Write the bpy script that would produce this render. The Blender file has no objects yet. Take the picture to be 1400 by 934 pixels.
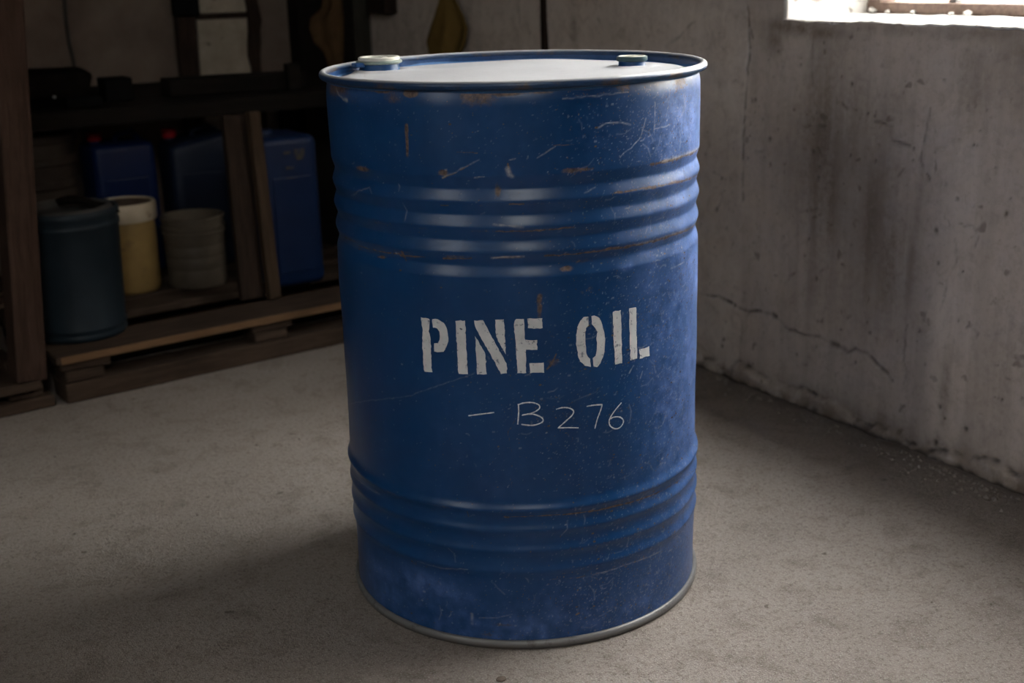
import bpy, bmesh, math, random
import numpy as np
from mathutils import Matrix, Vector

random.seed(7)
rng = np.random.default_rng(7)
S = bpy.context.scene
COL = S.collection

# ---------------------------------------------------------------- camera
CAM = (-1.93467, -4.38983, 0.99909)
camd = bpy.data.cameras.new('camera'); cam = bpy.data.objects.new('camera', camd); COL.objects.link(cam)
r = (0.860544, -0.508660, -0.027015); u = (0.170352, 0.237407, 0.956357); w = (0.480046, 0.827589, -0.290951)
cam.matrix_world = Matrix(((r[0], u[0], -w[0], CAM[0]), (r[1], u[1], -w[1], CAM[1]), (r[2], u[2], -w[2], CAM[2]), (0, 0, 0, 1)))
camd.sensor_fit = 'HORIZONTAL'; camd.sensor_width = 36; camd.lens = 44.054
camd.dof.use_dof = True; camd.dof.focus_distance = 1.78; camd.dof.aperture_fstop = 4.5
camd.clip_start = 0.05
S.camera = cam

# ---------------------------------------------------------------- daylight, exposure
wd = bpy.data.worlds.new('overcast_sky'); S.world = wd; wd.use_nodes = True
bg = wd.node_tree.nodes['Background']
wt = wd.node_tree                                         # overcast sky: three times as bright overhead as at the horizon
tc = wt.nodes.new('ShaderNodeTexCoord'); sx = wt.nodes.new('ShaderNodeSeparateXYZ'); mr = wt.nodes.new('ShaderNodeMapRange'); cm = wt.nodes.new('ShaderNodeMix')
cm.data_type = 'RGBA'; cm.inputs[6].default_value = (.40, .397, .39, 1); cm.inputs[7].default_value = (1.2, 1.19, 1.17, 1)
wt.links.new(tc.outputs['Generated'], sx.inputs[0]); wt.links.new(sx.outputs[2], mr.inputs['Value']); wt.links.new(mr.outputs['Result'], cm.inputs[0]); wt.links.new(cm.outputs[2], bg.inputs['Color'])
bg.inputs['Strength'].default_value = 1.0
S.view_settings.view_transform = 'Standard'; S.view_settings.look = 'None'
S.view_settings.gamma = 1.0; S.view_settings.use_curve_mapping = False
S.view_settings.exposure = 4.85

sund = bpy.data.lights.new('sun', 'SUN'); sund.energy = 4.5; sund.angle = math.radians(4); sund.color = (1, .96, .9)   # hazy sun on the facade across the yard
sun = bpy.data.objects.new('sun', sund); COL.objects.link(sun); sun.rotation_euler = Vector((.55, -.55, -.63)).to_track_quat('-Z', 'Y').to_euler()
def portal(name, loc, axis, sx, sy):
    d = bpy.data.lights.new(name, 'AREA'); d.shape = 'RECTANGLE'; d.size = sx; d.size_y = sy; d.energy = 1
    d.cycles.is_portal = True
    o = bpy.data.objects.new(name, d); COL.objects.link(o)
    z = Vector(axis); x = Vector((axis[1], -axis[0], 0)); y = z.cross(x)          # lamp shines along -z
    o.matrix_world = Matrix(((x[0], y[0], z[0], loc[0]), (x[1], y[1], z[1], loc[1]), (x[2], y[2], z[2], loc[2]), (0, 0, 0, 1)))
W1 = dict(y0=-3.95, y1=-2.267, z0=0.864, z1=2.36)      # window in the right wall
W2 = dict(y0=-3.93, y1=-3.57, z0=1.2, z1=2.1)          # window in the left wall, out of frame
portal('window_portal', (0.30, (W1['y0'] + W1['y1']) / 2, (W1['z0'] + W1['z1']) / 2), (1, 0, 0), 1.683, 1.496)
portal('window_portal', (-3.97, -3.75, 1.65), (-1, 0, 0), .36, .9)
portal('window_portal', (-2.55, -5.97, 2.285), (0, -1, 0), 1.1, .67)

# ---------------------------------------------------------------- materials
def nodes(name):
    m = bpy.data.materials.new(name); m.use_nodes = True
    nt = m.node_tree; b = nt.nodes['Principled BSDF']
    return m, nt, b
def N(nt, t, **kw):
    n = nt.nodes.new(t)
    for k, v in kw.items():
        if k.startswith('_'): setattr(n, k[1:], v)
        else: n.inputs[k.replace('_', ' ')].default_value = v
    return n
def noise(nt, vec, scale, detail=5, rough=0.6, dist=0.0):
    n = N(nt, 'ShaderNodeTexNoise', Scale=scale, Detail=detail, Roughness=rough, Distortion=dist)
    nt.links.new(vec, n.inputs['Vector']); return n.outputs['Fac']
def ramp(nt, fac, a, b, smooth=False):
    n = N(nt, 'ShaderNodeMapRange'); n.interpolation_type = 'SMOOTHSTEP' if smooth else 'LINEAR'
    n.inputs['From Min'].default_value = a; n.inputs['From Max'].default_value = b
    nt.links.new(fac, n.inputs['Value']); return n.outputs['Result']
def mathn(nt, op, a, b=None):
    n = nt.nodes.new('ShaderNodeMath'); n.operation = op; n.use_clamp = op in ('ADD', 'MULTIPLY', 'SUBTRACT')
    for i, x in enumerate((a, b)):
        if x is None: continue
        if isinstance(x, (int, float)): n.inputs[i].default_value = x
        else: nt.links.new(x, n.inputs[i])
    return n.outputs[0]
def mix(nt, fac, a, b):
    n = nt.nodes.new('ShaderNodeMix'); n.data_type = 'RGBA'
    for i, x in ((0, fac), (6, a), (7, b)):
        if isinstance(x, (int, float)): n.inputs[i].default_value = x
        elif isinstance(x, tuple): n.inputs[i].default_value = (*x, 1) if len(x) == 3 else x
        else: nt.links.new(x, n.inputs[i])
    return n.outputs[2]
def coords(nt, scale=(1, 1, 1), world=False):
    if world: src = nt.nodes.new('ShaderNodeNewGeometry').outputs['Position']
    else: src = nt.nodes.new('ShaderNodeTexCoord').outputs['Object']
    if scale == (1, 1, 1): return src
    n = nt.nodes.new('ShaderNodeMapping'); n.inputs['Scale'].default_value = scale
    nt.links.new(src, n.inputs['Vector']); return n.outputs['Vector']
def bump(nt, b, h, strength, dist):
    n = N(nt, 'ShaderNodeBump', Strength=strength, Distance=dist)
    nt.links.new(h, n.inputs['Height']); nt.links.new(n.outputs['Normal'], b.inputs['Normal'])
def attr(nt, name='wear_and_light'):
    a = nt.nodes.new('ShaderNodeAttribute'); a.attribute_name = name
    s = nt.nodes.new('ShaderNodeSeparateColor'); nt.links.new(a.outputs['Color'], s.inputs['Color'])
    return s.outputs[0], s.outputs[1], s.outputs[2]
def rough(b, v): b.inputs['Roughness'].default_value = v

def simple(name, c1, c2=None, scale=8, rgh=0.7, stretch=(1, 1, 1), bmp=0.2, bd=0.004, lo=0.35, hi=0.65, metallic=0.0, spots=None, spec=.2):
    m, nt, b = nodes(name)
    v = coords(nt, stretch)
    f = noise(nt, v, scale)
    c = mix(nt, ramp(nt, f, lo, hi), c1, c2 or tuple(x * 0.7 for x in c1))
    if spots:
        f2 = noise(nt, coords(nt), spots[1], 3)
        c = mix(nt, mathn(nt, 'MULTIPLY', ramp(nt, f2, spots[2], spots[2] + 0.06), spots[3]), c, spots[0])
    nt.links.new(c, b.inputs['Base Color']); rough(b, rgh); b.inputs['Specular IOR Level'].default_value = spec; b.inputs['Metallic'].default_value = metallic
    if bmp: bump(nt, b, f, bmp, bd)
    return m

# drum paint
def m_drum():
    m, nt, b = nodes('blue_drum_paint')
    v = coords(nt)
    R, G, B = attr(nt)
    n1 = noise(nt, v, 9); n2 = noise(nt, v, 160, 3); n3 = noise(nt, coords(nt, (1, 1, .12)), 30, 4)
    c = mix(nt, ramp(nt, n1, .3, .7), (0.0008, 0.029, 0.100), (0.0012, 0.037, 0.122))
    c = mix(nt, mathn(nt, 'MULTIPLY', ramp(nt, n3, .52, .75), .3), c, (0.006, 0.045, 0.14))
    # dusty film, plus window light painted pale blue on the right flank
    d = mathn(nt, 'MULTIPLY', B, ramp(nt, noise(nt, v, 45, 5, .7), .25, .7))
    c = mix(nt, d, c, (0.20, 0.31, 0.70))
    # rust (ragged threshold of the painted mask)
    ra = ramp(nt, mathn(nt, 'ADD', R, mathn(nt, 'MULTIPLY', mathn(nt, 'SUBTRACT', noise(nt, v, 120, 6, .75), .5), .9)), .29, .50)
    ra = mathn(nt, 'MULTIPLY', ra, ramp(nt, R, .10, .35))
    rc = mix(nt, ramp(nt, n2, .35, .65), (0.05, 0.026, 0.015), (0.16, 0.10, 0.062))
    c = mix(nt, mathn(nt, 'MULTIPLY', ra, .85), c, rc)
    # scratches
    pa = mathn(nt, 'MULTIPLY', G, ramp(nt, n2, .2, .6))
    c = mix(nt, pa, c, (0.46, 0.42, 0.38))
    nt.links.new(c, b.inputs['Base Color'])
    rr = mathn(nt, 'ADD', mathn(nt, 'ADD', .30, mathn(nt, 'MULTIPLY', n1, .08)), mathn(nt, 'ADD', mathn(nt, 'MULTIPLY', mathn(nt, 'MULTIPLY', ra, R), .4), mathn(nt, 'MULTIPLY', d, .2)))
    nt.links.new(rr, b.inputs['Roughness']); b.inputs['Specular IOR Level'].default_value = .36
    h = mathn(nt, 'ADD', mathn(nt, 'MULTIPLY', n2, .22), mathn(nt, 'SUBTRACT', .5, mathn(nt, 'MULTIPLY', ra, .4)))
    bump(nt, b, h, .22, .0012)
    return m
def m_lid():
    m, nt, b = nodes('dusty_lid_paint')
    v = coords(nt); f = noise(nt, v, 7); g = noise(nt, v, 60, 6, .7)
    c = mix(nt, ramp(nt, f, .2, .8), (0.33, 0.335, 0.365), (0.42, 0.425, 0.45))
    c = mix(nt, mathn(nt, 'MULTIPLY', ramp(nt, g, .55, .75), .35), c, (0.20, 0.205, 0.225))
    rd = nt.nodes.new('ShaderNodeVectorMath'); rd.operation = 'LENGTH'
    fl = nt.nodes.new('ShaderNodeVectorMath'); fl.operation = 'MULTIPLY'; fl.inputs[1].default_value = (1, 1, 0)
    nt.links.new(v, fl.inputs[0]); nt.links.new(fl.outputs[0], rd.inputs[0])
    e = mathn(nt, 'ADD', rd.outputs['Value'], mathn(nt, 'MULTIPLY', g, .02))
    c = mix(nt, ramp(nt, e, .280, .292), c, (0.02, 0.10, 0.26))
    nt.links.new(c, b.inputs['Base Color']); rough(b, .55); bump(nt, b, g, .15, .002)
    return m
def m_chime(name, base, pale, z0, z1, amount):
    m, nt, b = nodes(name)
    v = coords(nt); f = noise(nt, v, 14, 6, .7); g = noise(nt, v, 70, 5, .7)
    xyz = nt.nodes.new('ShaderNodeSeparateXYZ'); nt.links.new(v, xyz.inputs[0])
    crest = ramp(nt, xyz.outputs[2], z0, z1)
    k = mathn(nt, 'MULTIPLY', crest, ramp(nt, mathn(nt, 'ADD', f, mathn(nt, 'MULTIPLY', mathn(nt, 'SUBTRACT', g, .3), .5)), .6 - amount, .75 - amount))
    c = mix(nt, ramp(nt, g, .3, .7), base, tuple(x * .6 for x in base))
    c = mix(nt, mathn(nt, 'MULTIPLY', ramp(nt, f, .52, .62), .8), c, (0.07, 0.045, 0.03))
    c = mix(nt, k, c, pale)
    nt.links.new(c, b.inputs['Base Color']); rough(b, .40); b.inputs['Metallic'].default_value = .1
    bump(nt, b, g, .2, .002)
    return m
def m_wall():
    m, nt, b = nodes('stained_concrete')
    v = coords(nt, world=True); vs = coords(nt, (1, 1, .09), world=True)
    R, G, B = attr(nt)
    f = noise(nt, v, 5, 6, .65); g = noise(nt, v, 70, 6, .7); s = noise(nt, vs, 16, 6, .65); s2 = noise(nt, vs, 42, 4, .6)
    c = mix(nt, ramp(nt, f, .3, .7), (0.48, 0.405, 0.35), (0.58, 0.50, 0.44))
    c = mix(nt, mathn(nt, 'MULTIPLY', ramp(nt, s, .45, .78), .5), c, (0.27, 0.22, 0.185))
    c = mix(nt, mathn(nt, 'MULTIPLY', ramp(nt, s2, .5, .8), .2), c, (0.60, 0.54, 0.49))
    c = mix(nt, mathn(nt, 'MULTIPLY', ramp(nt, g, .5, .8), .45), c, (0.25, 0.20, 0.168))
    md = noise(nt, v, 24, 5, .7, .6)
    c = mix(nt, mathn(nt, 'MULTIPLY', ramp(nt, md, .5, .75), .38), c, (0.24, 0.19, 0.16))
    vo = noise(nt, v, 26, 2, .5, .3)
    c = mix(nt, mathn(nt, 'MULTIPLY', ramp(nt, vo, .66, .72), .5), c, (0.085, 0.066, 0.053))
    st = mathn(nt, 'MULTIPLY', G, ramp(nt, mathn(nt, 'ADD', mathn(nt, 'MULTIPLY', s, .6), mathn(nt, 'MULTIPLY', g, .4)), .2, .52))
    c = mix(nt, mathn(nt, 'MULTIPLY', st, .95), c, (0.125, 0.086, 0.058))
    c = mix(nt, mathn(nt, 'MULTIPLY', mathn(nt, 'MULTIPLY', B, .8), ramp(nt, md, .7, .35)), c, (0.64, 0.57, 0.51))
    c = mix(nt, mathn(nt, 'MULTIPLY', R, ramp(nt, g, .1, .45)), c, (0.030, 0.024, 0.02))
    nt.links.new(c, b.inputs['Base Color']); rough(b, .9)
    b.inputs['Specular IOR Level'].default_value = .2
    bump(nt, b, mathn(nt, 'ADD', mathn(nt, 'MULTIPLY', g, .5), mathn(nt, 'MULTIPLY', md, .5)), .35, .006)
    return m
def m_floor():
    m, nt, b = nodes('worn_concrete_floor')
    v = coords(nt, world=True)
    f = noise(nt, v, 2.2, 6, .6); g = noise(nt, v, 110, 5, .75); k = noise(nt, v, 330, 3, .7); q = noise(nt, v, 13, 6, .7, .5)
    c = mix(nt, ramp(nt, f, .3, .7), (0.25, 0.211, 0.187), (0.315, 0.27, 0.243))
    c = mix(nt, mathn(nt, 'MULTIPLY', ramp(nt, q, .5, .68), .5), c, (0.115, 0.090, 0.072))
    c = mix(nt, mathn(nt, 'MULTIPLY', ramp(nt, q, .28, .40), 0.0), c, (0.4, 0.37, 0.33))
    c = mix(nt, mathn(nt, 'MULTIPLY', ramp(nt, g, .50, .64), .6), c, (0.095, 0.075, 0.061))
    c = mix(nt, mathn(nt, 'MULTIPLY', ramp(nt, k, .54, .64), .6), c, (0.46, 0.42, 0.375))
    sp = noise(nt, v, 34, 2, .5)
    c = mix(nt, mathn(nt, 'MULTIPLY', ramp(nt, sp, .72, .76), .7), c, (0.07, 0.052, 0.04))
    # darker brown strip along the right wall
    xyz = nt.nodes.new('ShaderNodeSeparateXYZ'); nt.links.new(v, xyz.inputs[0])
    dm = mathn(nt, 'ADD', xyz.outputs[0], mathn(nt, 'MULTIPLY', mathn(nt, 'SUBTRACT', q, .5), .35))
    dmr = N(nt, 'ShaderNodeMapRange'); dmr.inputs['From Min'].default_value = -.34; dmr.inputs['From Max'].default_value = .02
    ad = nt.nodes.new('ShaderNodeMath'); ad.operation = 'ADD'; nt.links.new(xyz.outputs[0], ad.inputs[0])
    nq = nt.nodes.new('ShaderNodeMath'); nq.operation = 'MULTIPLY_ADD'; nt.links.new(q, nq.inputs[0]); nq.inputs[1].default_value = .3; nq.inputs[2].default_value = -.15
    nt.links.new(nq.outputs[0], ad.inputs[1]); nt.links.new(ad.outputs[0], dmr.inputs['Value'])
    c = mix(nt, mathn(nt, 'MULTIPLY', dmr.outputs['Result'], .6), c, (0.13, 0.10, 0.076))
    nt.links.new(c, b.inputs['Base Color']); rough(b, .8); b.inputs['Specular IOR Level'].default_value = .3
    h = mathn(nt, 'ADD', mathn(nt, 'MULTIPLY', g, .6), mathn(nt, 'MULTIPLY', k, .3))
    bump(nt, b, h, .9, .012)
    return m
def m_wood(name, a, c_, stretch=(1, 12, 12)):
    m, nt, b = nodes(name)
    v = coords(nt, stretch); f = noise(nt, v, 7, 6, .7, .6); g = noise(nt, coords(nt), 5, 4)
    c = mix(nt, ramp(nt, f, .35, .68), a, c_)
    c = mix(nt, mathn(nt, 'MULTIPLY', ramp(nt, g, .5, .75), .5), c, tuple(x * .4 for x in a))
    nt.links.new(c, b.inputs['Base Color']); rough(b, .85); b.inputs['Specular IOR Level'].default_value = .12; bump(nt, b, f, .4, .004)
    return m
def m_glass():
    m = bpy.data.materials.new('thin_window_glass'); m.use_nodes = True; nt = m.node_tree; nt.nodes.clear()
    o = nt.nodes.new('ShaderNodeOutputMaterial'); t = nt.nodes.new('ShaderNodeBsdfTransparent'); g = nt.nodes.new('ShaderNodeBsdfGlossy')
    g.inputs['Roughness'].default_value = .02; t.inputs['Color'].default_value = (.96, .97, .965, 1)
    lw = nt.nodes.new('ShaderNodeLayerWeight'); lw.inputs['Blend'].default_value = .5
    fr = mathn(nt, 'ADD', .03, mathn(nt, 'POWER', lw.outputs['Facing'], 5.0))
    x = nt.nodes.new('ShaderNodeMixShader'); nt.links.new(fr, x.inputs[0]); nt.links.new(t.outputs[0], x.inputs[1]); nt.links.new(g.outputs[0], x.inputs[2])
    nt.links.new(x.outputs[0], o.inputs['Surface']); return m
def m_letter():
    m, nt, b = nodes('stencil_white_paint')
    v = coords(nt); f = noise(nt, v, 130, 5, .7, .4); g = noise(nt, v, 40, 3)
    c = mix(nt, ramp(nt, g, .3, .7), (0.43, 0.435, 0.45), (0.55, 0.55, 0.56))
    c = mix(nt, mathn(nt, 'MULTIPLY', ramp(nt, f, .58, .65), .85), c, (0.10, 0.115, 0.16))
    f2 = noise(nt, v, 75, 3, .6)
    c = mix(nt, mathn(nt, 'MULTIPLY', ramp(nt, f2, .68, .72), .9), c, (0.035, 0.045, 0.085))
    nt.links.new(c, b.inputs['Base Color']); rough(b, .6); return m

M = dict(
    drum=m_drum(), lid=m_lid(), chime=m_chime('worn_top_chime', (0.006, 0.035, 0.10), (0.36, 0.365, 0.38), .8440, .8468, .3), chime2=m_chime('worn_bottom_chime', (0.065, 0.060, 0.056), (0.14, 0.137, 0.137), .002, .010, .2),
    wall=m_wall(), floor=m_floor(), letter=m_letter(), glass=m_glass(),
    chalk=simple('white_chalk', (0.72, 0.72, 0.72), (0.40, 0.42, 0.46), 260, .9, bmp=0),
    white=simple('whitewashed_plaster', (0.74, 0.72, 0.69), (0.62, 0.59, 0.55), 18, .9, spots=((0.2, 0.17, 0.14), 30, .60, .85)),
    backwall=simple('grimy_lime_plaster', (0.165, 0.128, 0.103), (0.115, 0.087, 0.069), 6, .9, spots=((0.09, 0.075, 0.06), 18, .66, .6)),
    ceiling=simple('sooty_ceiling', (0.14, 0.125, 0.11), (0.10, 0.09, 0.08), 4, .9),
    darkwall=simple('sooty_side_wall', (0.10, 0.09, 0.08), (0.075, 0.066, 0.058), 4, .9),
    patch=simple('pale_patched_plaster', (0.37, 0.315, 0.25), (0.26, 0.22, 0.17), 12, .9, spots=((0.10, 0.08, 0.06), 26, .64, .8)),
    pallet=m_wood('weathered_pallet_wood', (0.032, 0.021, 0.015), (0.066, 0.044, 0.031)),
    palletedge=m_wood('fresh_pallet_board', (0.10, 0.056, 0.030), (0.17, 0.098, 0.052)),
    post=m_wood('reddish_post_wood', (0.030, 0.017, 0.012), (0.060, 0.036, 0.027), (12, 12, 1)),
    plank=m_wood('brown_leaning_plank', (0.014, 0.009, 0.0065), (0.032, 0.020, 0.014), (12, 12, 1)),
    plank_lit=m_wood('lit_face_batten', (0.028, 0.018, 0.011), (0.058, 0.037, 0.023), (12, 12, 1)),  # lit side face of the plank, its light put into a lighter brown
    darkwood=m_wood('blackened_timber', (0.006, 0.005, 0.004), (0.012, 0.009, 0.007)),
    frametimber=m_wood('dark_wall_timber', (0.020, 0.012, 0.009), (0.04, 0.026, 0.019), (12, 12, 1)),
    olive=m_wood('olive_post_trim', (0.030, 0.028, 0.022), (0.05, 0.046, 0.037), (12, 12, 1)),
    sash=m_wood('brown_window_sash', (0.17, 0.12, 0.10), (0.28, 0.20, 0.165)),
    muntin=simple('grey_window_bar', (0.30, 0.29, 0.28), None, 20),
    black=simple('black_plastic', (0.004, 0.004, 0.004), (0.006, 0.006, 0.006), 12, .7, spec=.04),
    blackmatte=simple('sooty_black_sacking', (0.005, 0.0045, 0.004), (0.009, 0.0075, 0.0065), 20, .95, spec=.03),
    teal=simple('dark_teal_plastic', (0.010, 0.0165, 0.0225), (0.0145, 0.023, 0.031), 9, .45, bmp=.08),
    teallid=simple('grey_scuffed_lid', (0.035, 0.034, 0.033), (0.065, 0.062, 0.058), 14, .6),
    yellow=simple('yellowed_plastic', (0.25, 0.165, 0.06), (0.18, 0.115, 0.04), 9, .5, spots=((0.13, 0.085, 0.035), 14, .60, .6)),
    cream=simple('cream_plastic_lid', (0.42, 0.35, 0.26), (0.32, 0.265, 0.19), 10, .45, spots=((0.12, 0.075, 0.045), 22, .62, .7)),
    lidtop=simple('rusty_lid_top', (0.07, 0.045, 0.031), (0.11, 0.073, 0.05), 16, .8),
    bucket=simple('grubby_white_plastic', (0.115, 0.092, 0.068), (0.078, 0.061, 0.044), 7, .55, spots=((0.12, 0.095, 0.07), 20, .62, .5)),
    can=simple('navy_plastic', (0.002, 0.008, 0.042), (0.003, 0.011, 0.052), 7, .4, bmp=.08),
    can2=simple('slate_blue_plastic', (0.005, 0.009, 0.022), (0.007, 0.012, 0.028), 7, .45, bmp=.08),
    blue=simple('blue_jerrycan_plastic', (0.003, 0.011, 0.042), (0.004, 0.015, 0.052), 7, .42, bmp=.08),
    red=simple('red_plastic_cap', (0.28, 0.006, 0.012), None, 12, .4, bmp=0),
    label=simple('faded_yellow_print', (0.07, 0.055, 0.028), (0.02, 0.028, 0.055), 60, .6, bmp=0),
    ribbed=simple('dark_brown_ribbed_steel', (0.024, 0.018, 0.014), (0.04, 0.03, 0.023), 12, .55),
    leather=simple('brown_hide', (0.12, 0.068, 0.028), (0.075, 0.040, 0.016), 9, .8),
    ochre=simple('ochre_cloth', (0.175, 0.112, 0.030), (0.12, 0.074, 0.018), 14, .9, (1, 1, .3)),
    cable=simple('dark_cable', (0.05, 0.043, 0.038), None, 10, .6, bmp=0),
    bungwhite=simple('pale_bung_paint', (0.58, 0.58, 0.53), (0.42, 0.42, 0.38), 40, .45),
    bunggreen=simple('grey_green_bung_plate', (0.20, 0.24, 0.21), (0.13, 0.17, 0.17), 40, .45),
    bungdark=simple('dark_blue_green_bung_rim', (0.016, 0.040, 0.055), (0.03, 0.06, 0.07), 40, .4),
    bungneck=simple('blue_bung_neck', (0.008, 0.045, 0.14), (0.016, 0.06, 0.16), 40, .4),
    grit=simple('concrete_crumbs', (0.22, 0.19, 0.165), (0.14, 0.118, 0.10), 60, .95),
    pebble=simple('brown_pebble', (0.15, 0.115, 0.095), None, 80, .9),
    lump=simple('white_plaster_lump', (0.72, 0.69, 0.65), None, 60, .95),
    metal=simple('small_bright_metal', (0.62, 0.66, 0.64), None, 30, .3, metallic=.8, bmp=0),
    yard=simple('pale_yard_paving', (0.30, 0.285, 0.265), (0.24, 0.225, 0.21), 3, .9),
    yardwall=simple('grey_rendered_facade', (0.80, 0.79, 0.76), (0.72, 0.71, 0.68), 3, .9),
    yarddark=simple('dark_brown_blocker', (0.07, 0.05, 0.036), (0.045, 0.033, 0.025), 6, .9),
    brick=simple('pink_rendered_pier', (0.66, 0.38, 0.30), (0.58, 0.33, 0.26), 6, .9),
    leaf=simple('green_leaf', (0.10, 0.26, 0.14), (0.07, 0.2, 0.1), 20, .6, bmp=0),
    twig=simple('dry_twig', (0.16, 0.12, 0.08), None, 20, .8, bmp=0),
)

# ---------------------------------------------------------------- mesh helpers
class MB:
    def __init__(s): s.v = []; s.f = []
    def add(s, V, F):
        o = len(s.v); s.v += [tuple(map(float, p)) for p in V]; s.f += [tuple(i + o for i in f) for f in F]; return s
    def box(s, lo, hi, jit=0.0):
        (a, b, c), (d, e, f) = lo, hi
        V = [(a, b, c), (d, b, c), (d, e, c), (a, e, c), (a, b, f), (d, b, f), (d, e, f), (a, e, f)]
        if jit: V = [tuple(x + random.uniform(-jit, jit) for x in p) for p in V]
        return s.add(V, [(0, 3, 2, 1), (4, 5, 6, 7), (0, 1, 5, 4), (1, 2, 6, 5), (2, 3, 7, 6), (3, 0, 4, 7)])
    def lathe(s, prof, n=40, cx=0, cy=0, close=False):
        V = []; F = []; m = len(prof)
        for (rr, z) in prof:
            for i in range(n):
                t = 2 * math.pi * i / n; V.append((cx + rr * math.cos(t), cy + rr * math.sin(t), z))
        for j in range(m if close else m - 1):
            k = (j + 1) % m
            for i in range(n):
                i2 = (i + 1) % n; F.append((j * n + i, j * n + i2, k * n + i2, k * n + i))
        return s.add(V, F)
    def tube(s, pts, rad, n=8):
        P = [Vector(p) for p in pts]; V = []; F = []
        for i, p in enumerate(P):
            t = (P[min(i + 1, len(P) - 1)] - P[max(i - 1, 0)]).normalized()
            a = t.orthogonal().normalized() if i == 0 else (a - t * a.dot(t)).normalized()
            b_ = t.cross(a)
            rr = rad[i] if isinstance(rad, (list, tuple)) else rad
            for k in range(n):
                q = p + (a * math.cos(2 * math.pi * k / n) + b_ * math.sin(2 * math.pi * k / n)) * rr; V.append(q)
        for i in range(len(P) - 1):
            for k in range(n):
                k2 = (k + 1) % n; F.append((i * n + k, i * n + k2, (i + 1) * n + k2, (i + 1) * n + k))
        F.append(tuple(range(n))[::-1]); F.append(tuple((len(P) - 1) * n + k for k in range(n)))
        return s.add(V, F)
    def build(s, name, mat, parent=None, smooth=False, bevel=0.0, seg=2, solid=0.0):
        me = bpy.data.meshes.new(name); me.from_pydata(s.v, [], s.f); me.update()
        me.materials.append(M[mat])
        if smooth:
            me.polygons.foreach_set('use_smooth', [True] * len(me.polygons))
        o = bpy.data.objects.new(name, me); COL.objects.link(o)
        if parent: o.parent = parent
        if bevel:
            md = o.modifiers.new('bevel', 'BEVEL'); md.width = bevel; md.segments = seg; md.limit_method = 'ANGLE'; md.angle_limit = .7
        if solid:
            md = o.modifiers.new('solid', 'SOLIDIFY'); md.thickness = solid
        return o
def autosmooth(o, ang=0.6):
    me = o.data; bm = bmesh.new(); bm.from_mesh(me)
    for e in bm.edges:
        if len(e.link_faces) == 2 and e.calc_face_angle(0) > ang: e.smooth = False
    for f in bm.faces: f.smooth = True
    bm.to_mesh(me); bm.free(); return o
def grid_mesh(name, V, F, mat, parent=None, wear_and_light=None, smooth=True):
    me = bpy.data.meshes.new(name)
    V = np.ascontiguousarray(V, np.float32); F = np.ascontiguousarray(F, np.int32)
    me.vertices.add(len(V)); me.vertices.foreach_set('co', V.ravel())
    me.loops.add(F.size); me.loops.foreach_set('vertex_index', F.ravel())
    me.polygons.add(len(F)); me.polygons.foreach_set('loop_start', np.arange(0, F.size, F.shape[1], dtype=np.int32))
    me.polygons.foreach_set('use_smooth', np.full(len(F), smooth))
    me.update(calc_edges=True); me.validate()
    if wear_and_light is not None:
        a = me.color_attributes.new('wear_and_light', 'FLOAT_COLOR', 'POINT')
        c = np.ones((len(V), 4), np.float32); c[:, :3] = wear_and_light; a.data.foreach_set('color', c.ravel())
    me.materials.append(M[mat])
    o = bpy.data.objects.new(name, me); COL.objects.link(o)
    if parent: o.parent = parent
    return o
def empty(name, loc=(0, 0, 0), rz=0.0, ry=0.0, rx=0.0):
    o = bpy.data.objects.new(name, None); o.empty_display_size = .05; COL.objects.link(o)
    o.location = loc; o.rotation_euler = (rx, ry, rz); return o
def tag(o, label, cat, group=None, kind=None):
    o['label'] = label; o['category'] = cat
    if group: o['group'] = group
    if kind: o['kind'] = kind
    return o
def struct(o): o['kind'] = 'structure'; return o
def vnoise(shape, cell, r_=rng):
    """smooth value noise on a 2-D grid, cell = feature size in samples (a pair for stretched noise)"""
    cy, cx = (cell, cell) if np.isscalar(cell) else cell
    gy, gx = int(shape[0] / cy) + 3, int(shape[1] / cx) + 3
    g = r_.random((gy, gx)); y = np.arange(shape[0]) / cy; x = np.arange(shape[1]) / cx
    yi = y.astype(int); xi = x.astype(int); fy = y - yi; fx = x - xi
    fy = (fy * fy * (3 - 2 * fy))[:, None]; fx = (fx * fx * (3 - 2 * fx))[None]
    return (g[yi][:, xi] * (1 - fx) + g[yi][:, xi + 1] * fx) * (1 - fy) + (g[yi + 1][:, xi] * (1 - fx) + g[yi + 1][:, xi + 1] * fx) * fy
def stamp_line(A, xs, ys, pts, wd, st, soft=0.6, jit=0.0):
    """max-stamp a polyline into array A[ys, xs] (both coordinate axes ascending)"""
    for (x0, y0), (x1, y1) in zip(pts[:-1], pts[1:]):
        m = wd * 2 + .002 + jit
        i0, i1 = np.searchsorted(xs, (min(x0, x1) - m, max(x0, x1) + m)); j0, j1 = np.searchsorted(ys, (min(y0, y1) - m, max(y0, y1) + m))
        if i1 <= i0 or j1 <= j0: continue
        X, Y = np.meshgrid(xs[i0:i1], ys[j0:j1]); dx, dy = x1 - x0, y1 - y0
        t = np.clip(((X - x0) * dx + (Y - y0) * dy) / (dx * dx + dy * dy + 1e-12), 0, 1)
        d = np.hypot(X - x0 - t * dx, Y - y0 - t * dy)
        if jit: d = d + (rng.random(d.shape) - .5) * jit
        v = st * np.clip((wd * (1 + soft) / 2 - d) / (wd * soft + 1e-9), 0, 1)
        A[j0:j1, i0:i1] = np.maximum(A[j0:j1, i0:i1], v)
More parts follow.
